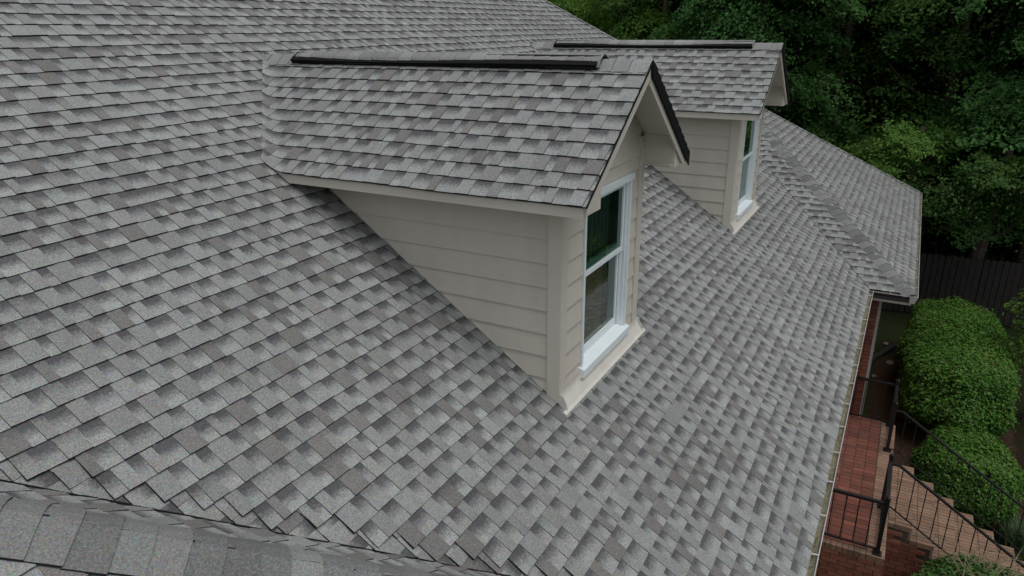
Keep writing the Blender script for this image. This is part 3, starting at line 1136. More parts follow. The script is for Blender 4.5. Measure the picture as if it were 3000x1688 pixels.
# sort the roof pieces: the 300 that show largest become pieces of their own, the rest are joined per owner
for pc in PIECES:
    v_ = np.array(pc['mb'].v)
    n0 = len(pc['mb'].f[0])
    uv = project(v_[list(pc['mb'].f[0])])
    if np.isnan(uv).any():
        pc['area'] = 0.0
        continue
    c_ = uv.mean(0)
    inside = -20 < c_[0] < 3020 and -20 < c_[1] < 1708
    ar = 0.0
    for f in pc['mb'].f:
        if pc['mb'].c[f[0]][3] > 0.5:
            p_ = project(v_[list(f)])
            ar += 0.5 * abs(np.sum(p_[:, 0] * np.roll(p_[:, 1], -1) - np.roll(p_[:, 0], -1) * p_[:, 1]))
    if pc.get('lift', 0) < 0:
        ar *= 0.45
    pc['area'] = ar if inside else 0.0
for nm in ('shingle', 'cap_shingle'):
    grp = sorted([p for p in PIECES if p['name'] == nm], key=lambda p: -p['area'])
    keep = grp[:295] if nm == 'shingle' else grp[:120]
    for p in keep:
        if p['area'] > 0:
            p['single'] = True
            p['mb'].build(nm, M['shingle'], OWN[p['owner']])
for ow, par in OWN.items():
    big = MB()
    for p in PIECES:
        if p['owner'] == ow and not p.get('single'):
            b0 = len(big.v)
            big.v.extend(p['mb'].v)
            big.c.extend(p['mb'].c)
            big.f.extend([tuple(i + b0 for i in f) for f in p['mb'].f])
            big.mi.extend(p['mb'].mi)
    o = big.build('shingle_course', M['shingle'], par)
    o['kind'] = 'stuff'

# near valley: black lapped edge strip
mb = MB()
for i in range(26):
    a0, a1 = i * 0.2, i * 0.2 + 0.199
    j0, j1 = random.uniform(-0.003, 0.003), random.uniform(-0.003, 0.003)
    p0, p1 = ov + vd * a0 + across * (0.006 + j0), ov + vd * a1 + across * (0.006 + j1)
    mb.prism([p0 - nM * 0.004, p1 - nM * 0.004, p1 + across * 0.012 - nM * 0.004, p0 + across * 0.012 - nM * 0.004], nM * 0.011)
mb.build('valley_edge', M['black'], roof)


# ---- gutters
def gutter(P0, P1, out, name_label, hang, front=None):
    P0, P1, out = np.array(P0, float), np.array(P1, float), np.array(out, float)
    prof = [(-0.045, 0.0), (-0.045, -0.105), (0.030, -0.105), (0.040, -0.078), (0.036, -0.060), (0.060, -0.030), (0.066, -0.006), (0.066, 0.0), (0.058, 0.002), (0.055, -0.006),
            (0.050, -0.030), (0.026, -0.060), (0.028, -0.095), (-0.041, -0.095), (-0.041, 0.0)]
    up = np.array([0, 0, 1.0])
    mb = MB()
    n = len(prof)
    A = [P0 + out * o_ + up * z_ for o_, z_ in prof]
    Bp = [P1 + out * o_ + up * z_ for o_, z_ in prof]
    for i in range(n):
        j = (i + 1) % n
        mb.face([A[i], A[j], Bp[j], Bp[i]], mi=1 if (front and 0 <= i <= 6) else 0)
    # closed ends
    for E_ in (A, Bp):
        mb.face([E_[0], E_[1], E_[2], E_[3], E_[4], E_[5], E_[6], E_[7]])
    g = mb.build('gutter', [M['gutter'], front] if front else M['gutter'], house)
    g['label'] = name_label
    d = P1 - P0
    Ln = np.linalg.norm(d)
    d /= Ln
    for s in hang(Ln):
        c = P0 + d * s
        mb = MB()
        mb.bar(c - out * 0.042 + up * -0.004, c + out * 0.064 + up * 0.005, 0.016, 0.004)
        mb.build('gutter_hanger', M['hanger'], g)
    # silt and leaf litter lying in it
    mb = MB()
    m_ = max(8, int(Ln / 0.035))
    r = random.Random(int(Ln * 1000))
    rows = []
    for i in range(m_ + 1):
        c = P0 + d * (Ln * (0.002 + 0.996 * i / m_))
        rows.append([c + out * o_ + up * (-0.030 + 0.014 * math.sin(i * 0.21 + o_ * 30) + r.uniform(-0.008, 0.008)) for o_ in (-0.039, -0.015, 0.010, 0.034, 0.044)])
    for i in range(m_):
        for j in range(4):
            mb.face([rows[i][j], rows[i][j + 1], rows[i + 1][j + 1], rows[i + 1][j]])
    o = mb.build('leaf_litter', M['debris'], g)
    o['kind'] = 'stuff'
    return g


GZ = ZE - 0.012
gutter((CL + YE, -YE - 0.008, GZ), (KR - YE - 0.05, -YE - 0.008, GZ), (0, -1, 0), 'long pale gutter under the main eave', lambda Ln: [0.75 + 0.15 + k * 0.54 for k in range(-1, 13)])
gutter((KR - YE - 0.008, -YE - 0.006, GZ), (KR - YE - 0.008, -YE - WR - 0.07, GZ), (-1, 0, 0), 'short dark fronted gutter across the wing side', lambda Ln: [0.3], M['gutter_dark'])
gutter((KR - YE - 0.074, -YE - WR - 0.008, GZ), (FARC[0], -YE - WR - 0.008, GZ), (0, -1, 0), 'gutter along the far wing eave', lambda Ln: [0.5 + k * 0.55 for k in range(14)])
gutter((CL + YE + 0.008, -YE - 0.006, GZ), (CL + YE + 0.008, -YE - WL - 0.07, GZ), (1, 0, 0), 'short gutter across the near wing side', lambda Ln: [0.3])

# ---- walls
WXW = 7.80      # wing side wall
YWALL = -1.42
mb = MB()
mb.box((-6, YWALL, GROUND - 0.3), (WXW + 0.02, YWALL + 0.2, ZE - 0.18))
mb.box((WXW + 0.022, -1.985, GROUND - 0.3), (15.3, -1.80, ZE - 0.18))
mb.box((15.1, -1.79, GROUND - 0.3), (15.3, 12.5, ZE - 0.18))
mb.box((-6, 12.3, GROUND - 0.3), (15.09, 12.5, ZE - 0.18))
mb.box((-6.2, -1.98, GROUND - 0.3), (-6.01, 12.5, ZE - 0.18))
mb.box((-6, -1.98, GROUND - 0.3), (-0.42, -1.80, ZE - 0.18))
mb.box((-0.6, -1.795, GROUND - 0.3), (-0.42, -1.43, ZE - 0.18))
mb.box((WXW + 0.012, -1.79, GROUND - 0.3), (WXW + 0.2, YWALL - 0.002, ZE - 0.18), mi=1)
wall = mb.build('wall', [M['brick_wall'], M['mortar']], house)
wall['label'] = 'red brick walls under the eaves'
mb = MB()      # soffits
mb.box((-6, -YE, ZE - 0.172), (KR - YE, -1.0, ZE - 0.155))
mb.box((KR - YE - 0.0, -YE - WR, ZE - 0.172), (15.6, -1.816, ZE - 0.155))
mb.box((-8, -YE - WL, ZE - 0.172), (CL + YE, -1.816, ZE - 0.155))
mb.box((KR - YE - 0.0, -YE - WR, ZE - 0.154), (KR - YE + 0.02, -YE - 0.05, ZE - 0.02))
mb.box((0, -YE + 0.035, ZE - 0.154), (KR - YE - 0.05, -YE + 0.055, ZE - 0.03))
mb.build('soffit', M['trim'], house)


def brick_tone(r):
    return (r.uniform(0.72, 1.2), r.random(), 0, 1)


rb = random.Random(5)
course = 0.0667
# bricks of the wing's side wall seen below the gutter
z = -3.6
row = 0
while z < ZE - 0.19:
    y = -1.985 + (0.0 if row % 2 == 0 else -0.10)
    while y < YWALL - 0.02:
        ya, yb = max(y, -1.985), min(y + 0.193, YWALL - 0.004)
        if yb - ya > 0.03:
            mb = MB()
            pr = rb.uniform(0.0, 0.004) + (0.007 if row % 8 in (3, 7) else 0)
            mb.box((WXW - pr, ya, z), (WXW + 0.06, yb, min(z + course - 0.010, ZE - 0.18)), brick_tone(rb))
            mb.build('brick', M['brick'], wall)
        y += 0.203
    z += course
    row += 1
# pale downpipe at the corner of the wing wall
mb = MB()
mb.box((WXW + 0.0, -2.034, -3.66), (WXW + 0.06, -1.99, ZE - 0.10))
mb.box((WXW - 0.004, -2.038, -2.4), (WXW + 0.064, -1.986, -2.37))
dp = mb.build('downpipe', M['gutter'], house)

# ------------------------------------------------------------------ brick porch with stairs
porch = empty('brick_porch', (6.0, -2.1, GROUND))
tag(porch, 'raised red brick landing with worn brick stairs under the eave', 'porch')
PX0, PX1, PY0, PY1, PZ = 4.14, 7.79, -2.55, YWALL - 0.004, -3.6
mb = MB()
mb.box((PX0 + 0.012, PY0 + 0.012, GROUND - 0.3), (PX1, PY1, PZ - 0.012))
base = mb.build('landing_base', M['dark_mortar'], porch)
# pavers: three bands along the landing
r = random.Random(9)
npav = 0
tw_, tl = 0.15, 0.10
y = PY0 + 0.215
while y < PY1 - 0.02:
    x = PX0 + 0.11 - (0.0)
    while x < PX1 - 0.012:
        mb = MB()
        h = r.uniform(-0.0025, 0.0025)
        mb.box((x + 0.004, y + 0.004, PZ - 0.012), (min(x + tl, PX1) - 0.004, min(y + tw_, PY1) - 0.004, PZ + h), (r.uniform(0.75, 1.15), r.random(), 0, 1))
        mb.build('paver', M['paver'], porch)
        npav += 1
        x += tl
    y += tw_
# border of bricks on edge
BR = []
x = PX0
while x < PX1 - 0.05:
    BR.append(((x + 0.003, PY0, PZ - 0.075), (x + 0.064, PY0 + 0.205, PZ + r.uniform(0.0, 0.004)), 'tread'))
    x += 0.068
y = PY0 + 0.21
while y < PY1 - 0.05:
    BR.append(((PX0 - 0.002, y + 0.003, PZ - 0.075), (PX0 + 0.103, y + 0.064, PZ + r.uniform(0.0, 0.004)), 'tread'))
    y += 0.068
SX0, SX1, TREAD, RISE = 5.20, 6.82, 0.292, 0.187
mbs = MB()
NST = 7
for k in range(NST):
    zt_ = PZ - 0.165 - k * RISE
    ya = PY0 - TREAD * (k + 1)
    yb = PY0 - TREAD * k
    mbs.box((SX0 + 0.012, ya + 0.012, GROUND - 0.3), (SX1 - 0.012, yb - 0.0005 + (0.012 if k == 0 else 0.012), zt_ - 0.010))
    x = SX0
    while x < SX1 - 0.03:
        sag = r.uniform(-0.002, 0.003)
        BR.append(((x + 0.003, ya - 0.018, zt_ - 0.07), (min(x + 0.071, SX1) - 0.003, ya + 0.185, zt_ + sag), 'tread'))
        BR.append(((x + 0.003, ya + 0.192, zt_ - 0.06), (min(x + 0.071, SX1) - 0.003, yb - 0.022, zt_ - 0.003 + sag), 'tread'))
        x += 0.0745
mbs.build('stair_base', M['dark_mortar'], porch)
# side faces: landing (facing the camera) and stair flank
for row in range(20):
    zt_ = PZ - 0.080 - row * course
    y = PY0 + (0 if row % 2 else -0.1)
    while y < PY1:
        ya, yb = max(y, PY0), min(y + 0.193, PY1)
        if yb - ya > 0.03:
            BR.append(((PX0 - r.uniform(0, 0.003), ya, zt_ - course + 0.010), (PX0 + 0.05, yb, zt_), 'brick'))
        y += 0.203
    # front of the landing beside the stair
    x = PX0 + 0.052 + (0 if row % 2 else -0.1)
    while x < SX0 - 0.001:
        xa, xb = max(x, PX0 + 0.054), min(x + 0.193, SX0 - 0.001)
        if xb - xa > 0.03:
            BR.append(((xa, PY0 - r.uniform(0, 0.003), zt_ - course + 0.010), (xb, PY0 + 0.05, zt_), 'brick'))
        x += 0.203
    for (fx, sgn) in ((SX0, -1), (SX1, 1)):
        y = PY0 - TREAD * NST
        off = 0 if row % 2 else 0.1
        y -= off
        while y < PY0 - 0.004:
            ya, yb = y, min(y + 0.193, PY0 - 0.004)
            kk = int((PY0 - (ya + yb) / 2) / TREAD)
            ztop = PZ - 0.165 - kk * RISE - 0.075
            ztop2 = PZ - 0.165 - int((PY0 - ya - 0.005) / TREAD) * RISE - 0.075
            if zt_ <= min(ztop, ztop2) + 0.02 and yb - ya > 0.03:
                BR.append(((fx - 0.001 if sgn < 0 else fx - 0.05, ya, zt_ - course + 0.010), (fx + 0.05 if sgn < 0 else fx + 0.001, yb, min(zt_, ztop - 0.004)), 'brick'))
            y += 0.203
sc_ = []
for lo, hi, kd in BR:
    c_ = (np.array(lo) + np.array(hi)) / 2
    uv = project(c_)
    dist = np.linalg.norm(c_ - CAM)
    vis = -10 < uv[0] < 3010 and -10 < uv[1] < 1698
    sx, sy, sz = np.array(hi) - np.array(lo)
    sc_.append((sx * sy * 0.7 + sy * sz * 0.8) / dist ** 2 if vis else 0.0)
order = np.argsort(-np.array(sc_))
single = set(int(i) for i in order[:298] if sc_[i] > 0)
rest = {'tread': MB(), 'brick': MB()}
for i, (lo, hi, kd) in enumerate(BR):
    tone = (r.uniform(0.78, 1.15), r.random(), 0, 1)
    if i in single:
        mb = MB()
        mb.box(lo, hi, tone)
        mb.build('brick', M[kd], porch)
    else:
        rest[kd].box(lo, hi, tone)
both = MB()
for j, kd in enumerate(('tread', 'brick')):
    b0 = len(both.v)
    q = rest[kd]
    both.v.extend(q.v); both.c.extend(q.c)
    both.f.extend([tuple(a + b0 for a in f) for f in q.f]); both.mi.extend([j] * len(q.f))
o = both.build('brickwork', [M['tread'], M['brick']], porch)
o['kind'] = 'stuff'


# ------------------------------------------------------------------ iron railings
def railing(name_label, xA, xB, yE, toward, idx):
    """landing rail from the stair post (xA) to the corner post (xB), back to the house, and a flight rail down the stairs"""
    t = empty('iron_railing', (xA, yE, PZ))
    tag(t, name_label, 'railing', 'black iron railings of the porch')
    TOP, BOT = 0.74, 0.065

    def post(x, y, z0, h=0.80):
        mb = MB()
        mb.box((x - 0.024, y - 0.024, z0 + 0.004), (x + 0.024, y + 0.024, z0 + h))
        mb.box((x - 0.052, y - 0.052, z0), (x + 0.052, y + 0.052, z0 + 0.016))
        mb.box((x - 0.03, y - 0.03, z0 + h), (x + 0.03, y + 0.03, z0 + h + 0.014))
        mb.tube([(x, y, z0 + h + 0.014), (x, y, z0 + h + 0.03), (x, y, z0 + h + 0.05)], [0.014, 0.024, 0.008], 8)
        mb.build('post', M['iron'], t)

    yr = yE
    z0 = PZ + 0.004
    post(xA, yr, z0)
    post(xB, yr, z0)
    yh = YWALL - 0.01

    def rail(nm, a, b, w, h):
        mb = MB()
        mb.bar(a, b, w, h)
        mb.build(nm, M['iron'], t)

    lo, hi = min(xA, xB) + 0.025, max(xA, xB) - 0.025
    rail('top_rail', (lo, yr, z0 + TOP), (hi, yr, z0 + TOP), 0.044, 0.030)
    rail('bottom_rail', (lo, yr, z0 + BOT), (hi, yr, z0 + BOT), 0.026, 0.016)
    n = max(2, round((hi - lo) / 0.15))
    for i in range(1, n):
        x = lo + (hi - lo) * i / n
        rail('baluster', (x, yr, z0 + BOT + 0.008), (x, yr, z0 + TOP - 0.015), 0.013, 0.013)
    rail('top_rail', (xB, yr + 0.025, z0 + TOP), (xB, yh, z0 + TOP), 0.044, 0.030)
    rail('bottom_rail', (xB, yr + 0.025, z0 + BOT), (xB, yh, z0 + BOT), 0.026, 0.016)
    n = round((yh - yr) / 0.142)
    for i in range(1, n):
        y = yr + (yh - yr) * i / n
        rail('baluster', (xB, y, z0 + BOT + 0.008), (xB, y, z0 + TOP - 0.015), 0.013, 0.013)
    # flight rail
    y1 = yr - 0.11
    slope = RISE / TREAD
    yend = yr - TREAD * NST
    zz = lambda y, b: z0 + b - max(0.0, (y1 - y)) * slope
    for nm, b, w, h in (('top_rail', TOP - 0.04, 0.040, 0.026), ('bottom_rail', BOT - 0.03, 0.022, 0.014)):
        mb = MB()
        mb.bar((xA, yr - 0.025, z0 + b), (xA, y1, z0 + b), w, h)
        mb.bar((xA, y1, z0 + b), (xA, yend, zz(yend, b)), w, h)
        mb.build(nm, M['iron'], t)
    y = yr - 0.165
    while y > yend + 0.05:
        rail('baluster', (xA, y, zz(y, BOT - 0.03) + 0.006), (xA, y, zz(y, TOP - 0.04) - 0.012), 0.012, 0.012)
        y -= 0.155
    zb_ = PZ - 0.165 - (NST - 1) * RISE
    mb = MB()
    mb.box((xA - 0.022, yend - 0.022, zb_ - 0.02), (xA + 0.022, yend + 0.022, zz(yend, TOP - 0.04) + 0.05))
    mb.build('post', M['iron'], t)
    return t


railing('black iron railing on the near side of the brick stairs, running back to the house', 5.27, 4.22, -2.46, -1, 0)
railing('black iron railing on the far side of the stairs, beside the hedge', 6.86, 7.70, -2.46, 1, 1)


# ------------------------------------------------------------------ leaves
def leaf_quads(cent, size, nrm, rs, tones, aspect=0.55):
    """one diamond leaf per centre; nrm = preferred normals (n,3)"""
    n = len(cent)
    d = rs.normal(size=(n, 3))
    nrm = nrm / np.linalg.norm(nrm, axis=1, keepdims=True)
    d -= nrm * np.sum(d * nrm, 1, keepdims=True)
    d /= np.linalg.norm(d, axis=1, keepdims=True)
    w = np.cross(nrm, d)
    s = size[:, None] * 0.5
    fold = nrm * s * 0.25
    v = np.stack([cent - d * s, cent + w * s * aspect * 1.0 + fold, cent + d * s - fold * 0.4, cent - w * s * aspect + fold], 1)
    q = np.arange(n * 4).reshape(n, 4)
    return v.reshape(-1, 3), q, np.repeat(tones, 4, 0)


def crown_leaves(seed, R, H, n_bough, per, leaf, spread=(0.55, 0.16), open_=0.25, droop=0.25):
    """boughs of leaves: centres scattered through an uneven crown, each a flattened spray"""
    rs = np.random.default_rng(seed)
    ph = rs.uniform(0, 6.28, 6)
    cents = []
    while len(cents) < n_bough:
        p = rs.uniform(-1, 1, 3)
        az = math.atan2(p[1], p[0])
        lim = 0.78 + 0.16 * math.sin(2 * az + ph[0]) + 0.13 * math.sin(3 * az + ph[1] + 3 * p[2]) + 0.1 * math.sin(5 * p[2] + ph[2])
        rad = math.sqrt(p[0] ** 2 + p[1] ** 2 + (p[2] * 0.95) ** 2)
        if rad < lim and rad > lim * open_:
            cents.append(p * np.array([R, R, H / 2]))
    cents = np.array(cents)
    C_, S_, Nn, Tn = [], [], [], []
    for c in cents:
        m_ = int(per * rs.uniform(0.6, 1.4))
        sp = spread[0] * rs.uniform(0.7, 1.35)
        out = c[:2] / (np.linalg.norm(c[:2]) + 1e-6)
        tw = rs.normal() * 0.5
        out = np.array([out[0] * math.cos(tw) - out[1] * math.sin(tw), out[0] * math.sin(tw) + out[1] * math.cos(tw)])
        side = np.array([-out[1], out[0]])
        la = rs.uniform(-1.2, 1.2, m_)
        wdt = 0.62 * np.sqrt(np.clip(1.05 - np.abs(la) / 1.25, 0.05, 1))
        lb = rs.normal(size=m_) * wdt
        o = np.zeros((m_, 3))
        o[:, :2] = (la[:, None] * out + lb[:, None] * side) * sp
        o[:, 2] = rs.normal(size=m_) * spread[1] * rs.uniform(0.8, 1.5)
        ph2 = rs.uniform(0, 6.28)
        o[:, 2] += 0.07 * np.sin(la * 5 + ph2) + 0.05 * np.sin(lb * 7 + ph2)
        o[:, 2] -= droop * sp * (la + 0.35 * la ** 2) * 0.8 + 0.22 * sp * lb ** 2
        C_.append(c + o)
        S_.append(leaf * rs.uniform(0.65, 1.3, m_))
        nn = rs.normal(size=(m_, 3)) * 0.5 + np.array([0, 0, 0.95]) + np.append(out, 0) * 0.75
        Nn.append(nn)
        base = rs.uniform(0.75, 1.2)
        hue = rs.uniform(0, 1)
        tn = np.stack([base * rs.uniform(0.75, 1.25, m_), np.clip(hue + rs.normal(size=m_) * 0.2, 0, 1), (rs.random(m_) < 0.06) * rs.uniform(0.3, 1, m_), np.ones(m_)], 1)
        Tn.append(tn)
    return leaf_quads(np.concatenate(C_), np.concatenate(S_), np.concatenate(Nn), rs, np.concatenate(Tn)), cents


def trunk_mb(mb, base, top, r0, cents, rs, origin):
    base, top = np.array(base, float), np.array(top, float)
    pts = []
    for i in range(6):
        f = i / 5
        p = base + (top - base) * f + np.array([0.12 * math.sin(f * 4 + r0 * 40), 0.12 * math.cos(f * 3 + r0 * 60) - 0.12, 0]) * (1 if 0 < f else 0)
        pts.append(p)
    mb.tube(pts, [r0 * (1.15 - 0.8 * i / 5) for i in range(6)], 8)
    idx = rs.choice(len(cents), min(18, len(cents)), replace=False)
    for i in idx:
        e = cents[i] + origin
        f = np.clip(((e[2] - base[2]) / (top[2] - base[2])) * 0.75, 0.25, 0.95)
        s = base + (top - base) * f
        mid = (s + e) / 2 + np.array([0, 0, -0.15])
        mb.tube([s, mid, e], [r0 * 0.38 * (1.1 - f), r0 * 0.22, r0 * 0.08], 5)


PROTO = {}


def proto_crown(key, seed, R, H, nb, per, leaf, mname, **kw):
    (v, q, t), cents = crown_leaves(seed, R, H, nb, per, leaf, **kw)
    PROTO[key] = (np_mesh('crown', v, q, t, M[mname]), cents, H, R)


proto_crown('dark', 101, 2.5, 9.0, 74, 430, 0.115, 'leaf_dark', spread=(0.78, 0.07), droop=0.45)
proto_crown('blue', 102, 2.7, 9.0, 72, 430, 0.13, 'leaf_blue', spread=(0.86, 0.07), droop=0.6)
proto_crown('mid', 103, 2.4, 8.5, 74, 430, 0.11, 'leaf_mid', spread=(0.72, 0.08), droop=0.4)
proto_crown('lime', 104, 2.4, 8.6, 84, 420, 0.10, 'leaf_lime', spread=(0.60, 0.10))
proto_crown('young', 105, 1.55, 2.6, 22, 520, 0.10, 'leaf_mid', spread=(0.58, 0.06), open_=0.1, droop=0.35)
proto_crown('layer', 106, 1.9, 2.4, 18, 620, 0.10, 'leaf_dark', spread=(0.80, 0.05), open_=0.1, droop=0.4)


def tree(key, x, y, label, zc=None, rot=0.0, sc=1.0, group='trees in the woods behind the house'):
    me, cents, H, R = PROTO[key]
    g0 = float(ground_h(np.array(x), np.array(y)))
    zc = zc if zc is not None else g0 + 1.6 + H * sc / 2
    t = empty('tree', (x, y, g0))
    tag(t, label, 'tree', group)
    cr = link('crown', me, None)
    cr.location = (x, y, zc)
    cr.rotation_euler = (0, 0, rot)
    cr.scale = (sc, sc, sc)
    attach(cr, t)
    Rm = np.array([[math.cos(rot), -math.sin(rot), 0], [math.sin(rot), math.cos(rot), 0], [0, 0, 1]])
    cw = (cents @ Rm.T) * sc
    mb = MB()
    rs = np.random.default_rng(int(abs(x * 31 + y * 17)) + 3)
    trunk_mb(mb, (x, y, g0 - 0.1), (x + 0.2, y - 0.1, zc + H * sc * 0.3), 0.16 * sc + 0.05, cw, rs, np.array([x, y, zc]))
    mb.build('trunk', M['bark'], t)
    return t


tree('lime', 20.5, 9.6, 'lime green leafy tree rising behind the main roof edge at the top', rot=0.4, sc=1.05)
tree('mid', 20.0, 6.0, 'fresh green tree just above the far dormer ridge', rot=2.1)
tree('blue', 19.3, 2.7, 'bluish green tree with hanging boughs at the top edge, beside the far dormer gable', rot=1.0)
tree('dark', 20.6, 0.4, 'dark tall tree behind the far corner of the wing roof', rot=3.0)
tree('dark', 20.8, -2.6, 'dark tree above the fence near the right edge', rot=4.4, sc=1.05)
tree('blue', 19.8, -5.4, 'dark bluish tree at the far right edge of the woods', rot=5.2)
tree('young', 18.1, -1.95, 'bright green young tree just right of the far wing roof corner', zc=-0.75, rot=0.3)
tree('layer', 17.9, -4.0, 'tree with layered lighter boughs hanging over the fence at the right edge', zc=-1.15, rot=1.3)
tree('dark', 18.2, -8.6, 'unseen dark tree added outside the right edge to shade the fence', rot=2.2, sc=0.9)  # out of view, added for shade on the fence and for window reflections

# deeper woods read as one mass
wv, wq, wt = [], [], []
nb = 0
rw = np.random.default_rng(77)
spots = []
for (dist, nrow, y_lo, y_hi) in ((25.0, 11, -9, 17), (29.5, 11, -11, 21), (34.0, 12, -12, 26)):
    for k in range(nrow):
        spots.append((dist + rw.uniform(-1.2, 1.2), y_lo + (y_hi - y_lo) * (k + 0.5) / nrow + rw.uniform(-0.6, 0.6)))
for i, (x, y) in enumerate(spots):
    me, cents, H, R = PROTO[('dark', 'blue', 'dark', 'mid')[i % 4]]
    nv = len(me.vertices)
    co = np.empty(nv * 3, np.float32)
    me.vertices.foreach_get('co', co)
    co = co.reshape(-1, 4, 3)
    keep = rw.random(len(co)) < 0.6
    co = co[keep].reshape(-1, 3)
    cl = np.empty(nv * 4, np.float32)
    me.color_attributes['tone'].data.foreach_get('color', cl)
    cl = cl.reshape(-1, 4, 4)[keep].reshape(-1, 4)
    a = rw.uniform(0, 6.28)
    s = rw.uniform(1.05, 1.3)
    Rm = np.array([[math.cos(a), -math.sin(a), 0], [math.sin(a), math.cos(a), 0], [0, 0, 1]])
    wv.append((co @ Rm.T) * s * np.array([1.15, 1.15, 1.15]) + np.array([x, y, float(ground_h(np.array(x), np.array(y))) + 1.0 + H * s * 0.5]))
    wq.append(np.arange(len(co)).reshape(-1, 4) + nb)
    nb += len(co)
    wt.append(cl)
# high woods canopy, unseen above frame, placed to shade trees to the right
for k in range(26):
    key = ('dark', 'blue')[k % 2]
    me, cents, H, R = PROTO[key]
    nv = len(me.vertices)
    co = np.empty(nv * 3, np.float32)
    me.vertices.foreach_get('co', co)
    co = co.reshape(-1, 4, 3)
    cl = np.empty(nv * 4, np.float32)
    me.color_attributes['tone'].data.foreach_get('color', cl)
    keep = rw.random(len(co)) < 0.5
    co = co[keep]
    cl = cl.reshape(-1, 4, 4)[keep].reshape(-1, 4)
    mid_ = co.mean(1, keepdims=True)
    co = (mid_ * np.array([1.25, 1.25, 0.45]) + (co - mid_) * 1.6).reshape(-1, 3)
    a = rw.uniform(0, 6.28)
    Rm = np.array([[math.cos(a), -math.sin(a), 0], [math.sin(a), math.cos(a), 0], [0, 0, 1]])
    x = 21.5 + 3.8 * (k % 4) + rw.uniform(-0.8, 0.8)
    y = -11.0 + 2.5 * (k // 4) + rw.uniform(-0.8, 0.8)
    wv.append(co @ Rm.T + np.array([x, y, 6.4 + rw.uniform(0, 1.2) + 0.16 * (x - 19)]))
    wq.append(np.arange(len(co)).reshape(-1, 4) + nb)
    nb += len(co)
    wt.append(cl)
wd = link('woods', np_mesh('woods', np.concatenate(wv), np.concatenate(wq), np.concatenate(wt), M['leaf_shade']))
tag(wd, 'deep dark woods filling the background behind the nearer trees', 'woods', kind='stuff')
# shaded undergrowth at the foot of the woods
ru = np.random.default_rng(78)
n = 26000
ux = ru.uniform(19.0, 30, n)
uy = ru.uniform(-10, 18, n)
uz = GROUND + 0.2 + ru.gamma(2.0, 0.55, n)
tn = np.stack([ru.uniform(0.6, 1.1, n), ru.random(n), np.zeros(n), np.ones(n)], 1)
v, q, t = leaf_quads(np.stack([ux, uy, uz], 1), ru.uniform(0.14, 0.30, n), ru.normal(size=(n, 3)) * 0.6 + np.array([-0.2, 0, 1.0]), ru, tn)
ug = link('undergrowth', np_mesh('undergrowth', v, q, t, M['leaf_shade']))
tag(ug, 'dark undergrowth on the woodland floor behind the fence', 'undergrowth', kind='stuff')


# ------------------------------------------------------------------ clipped hedges and shrubs
def hedge(name, label, c, half, seed, nleaf, leaf, power=3.2, mname='leaf_hedge', rough=0.05, brown=0.05, twigs=0):
    rs = np.random.default_rng(seed)
    c, half = np.array(c, float), np.array(half, float)
    t = empty(name, (c[0], c[1], c[2] - half[2]))
    tag(t, label, 'hedge' if 'hedge' in name else 'shrub')
    d = rs.normal(size=(nleaf, 3))
    # even out over a box-like surface
    d = d / np.max(np.abs(d), axis=1, keepdims=True) * 0.6 + d / np.linalg.norm(d, axis=1, keepdims=True) * 0.4
    d[:, 2] = np.where(d[:, 2] < -0.75, -d[:, 2], d[:, 2])
    k = (np.abs(d) ** power).sum(1) ** (-1 / power)
    d = d * k[:, None]
    lump = 0.030 * (np.sin(d[:, 0] * 9 + seed) + np.sin(d[:, 1] * 8 + 2 * seed) + np.sin(d[:, 2] * 7 + d[:, 0] * 5)) + 0.018 * np.sin(d[:, 0] * 31) * np.sin(d[:, 1] * 27 + d[:, 2] * 23)
    depth = 1 + lump - np.abs(rs.normal(size=nleaf)) * rough + (rs.random(nleaf) < 0.07) * rs.uniform(0, 0.07, nleaf)
    p = c + d * half * depth[:, None]
    p += rs.normal(size=p.shape) * 0.012
    nr = (d / half) / np.linalg.norm(d / half, axis=1, keepdims=True)
    nn = nr + rs.normal(size=p.shape) * 0.5 + np.array([0, 0, 0.6])
    patch = np.sin(p[:, 0] * 2.3 + seed) * np.sin(p[:, 1] * 3.1 + 1.3) + 0.5 * np.sin(p[:, 0] * 5.7) * np.sin(p[:, 1] * 6.3 + p[:, 2] * 4)
    tn = np.stack([rs.uniform(0.65, 1.3, nleaf), np.clip(0.5 + 0.3 * patch + rs.normal(size=nleaf) * 0.25, 0, 1),
                   np.clip((rs.random(nleaf) < brown) * 0.8 + np.clip(patch - 0.75, 0, 1) * 0.9 * (rs.random(nleaf) < 0.5), 0, 1), np.ones(nleaf)], 1)
    v, q, tt = leaf_quads(p, leaf * rs.uniform(0.6, 1.35, nleaf), nn, rs, tn, 0.6)
    cr = link('crown', np_mesh('crown', v, q, tt, M[mname]), t)
    # dense dark inside of branches
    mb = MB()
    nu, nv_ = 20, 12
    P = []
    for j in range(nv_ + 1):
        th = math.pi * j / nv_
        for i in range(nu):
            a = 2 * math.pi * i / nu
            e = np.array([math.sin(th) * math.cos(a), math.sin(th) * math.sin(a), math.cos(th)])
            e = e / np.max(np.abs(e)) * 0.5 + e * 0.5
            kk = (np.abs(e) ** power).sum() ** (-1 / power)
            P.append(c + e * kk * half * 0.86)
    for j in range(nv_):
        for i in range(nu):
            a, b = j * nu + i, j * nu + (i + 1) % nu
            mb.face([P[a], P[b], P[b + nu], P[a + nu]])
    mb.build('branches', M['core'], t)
    if twigs:
        mb = MB()
        for i in range(twigs):
            a = rs.uniform(0, 6.28)
            s = c + np.array([rs.normal() * 0.22, rs.normal() * 0.18, half[2] * 0.88])
            e = s + np.array([math.cos(a) * 0.32, math.sin(a) * 0.32, rs.uniform(0.10, 0.30)])
            mb.tube([s, (s + e) / 2 + np.array([0, 0, 0.06]), e], [0.006, 0.004, 0.002], 4)
        mb.build('dry_twigs', M['twig'], t)
    return t


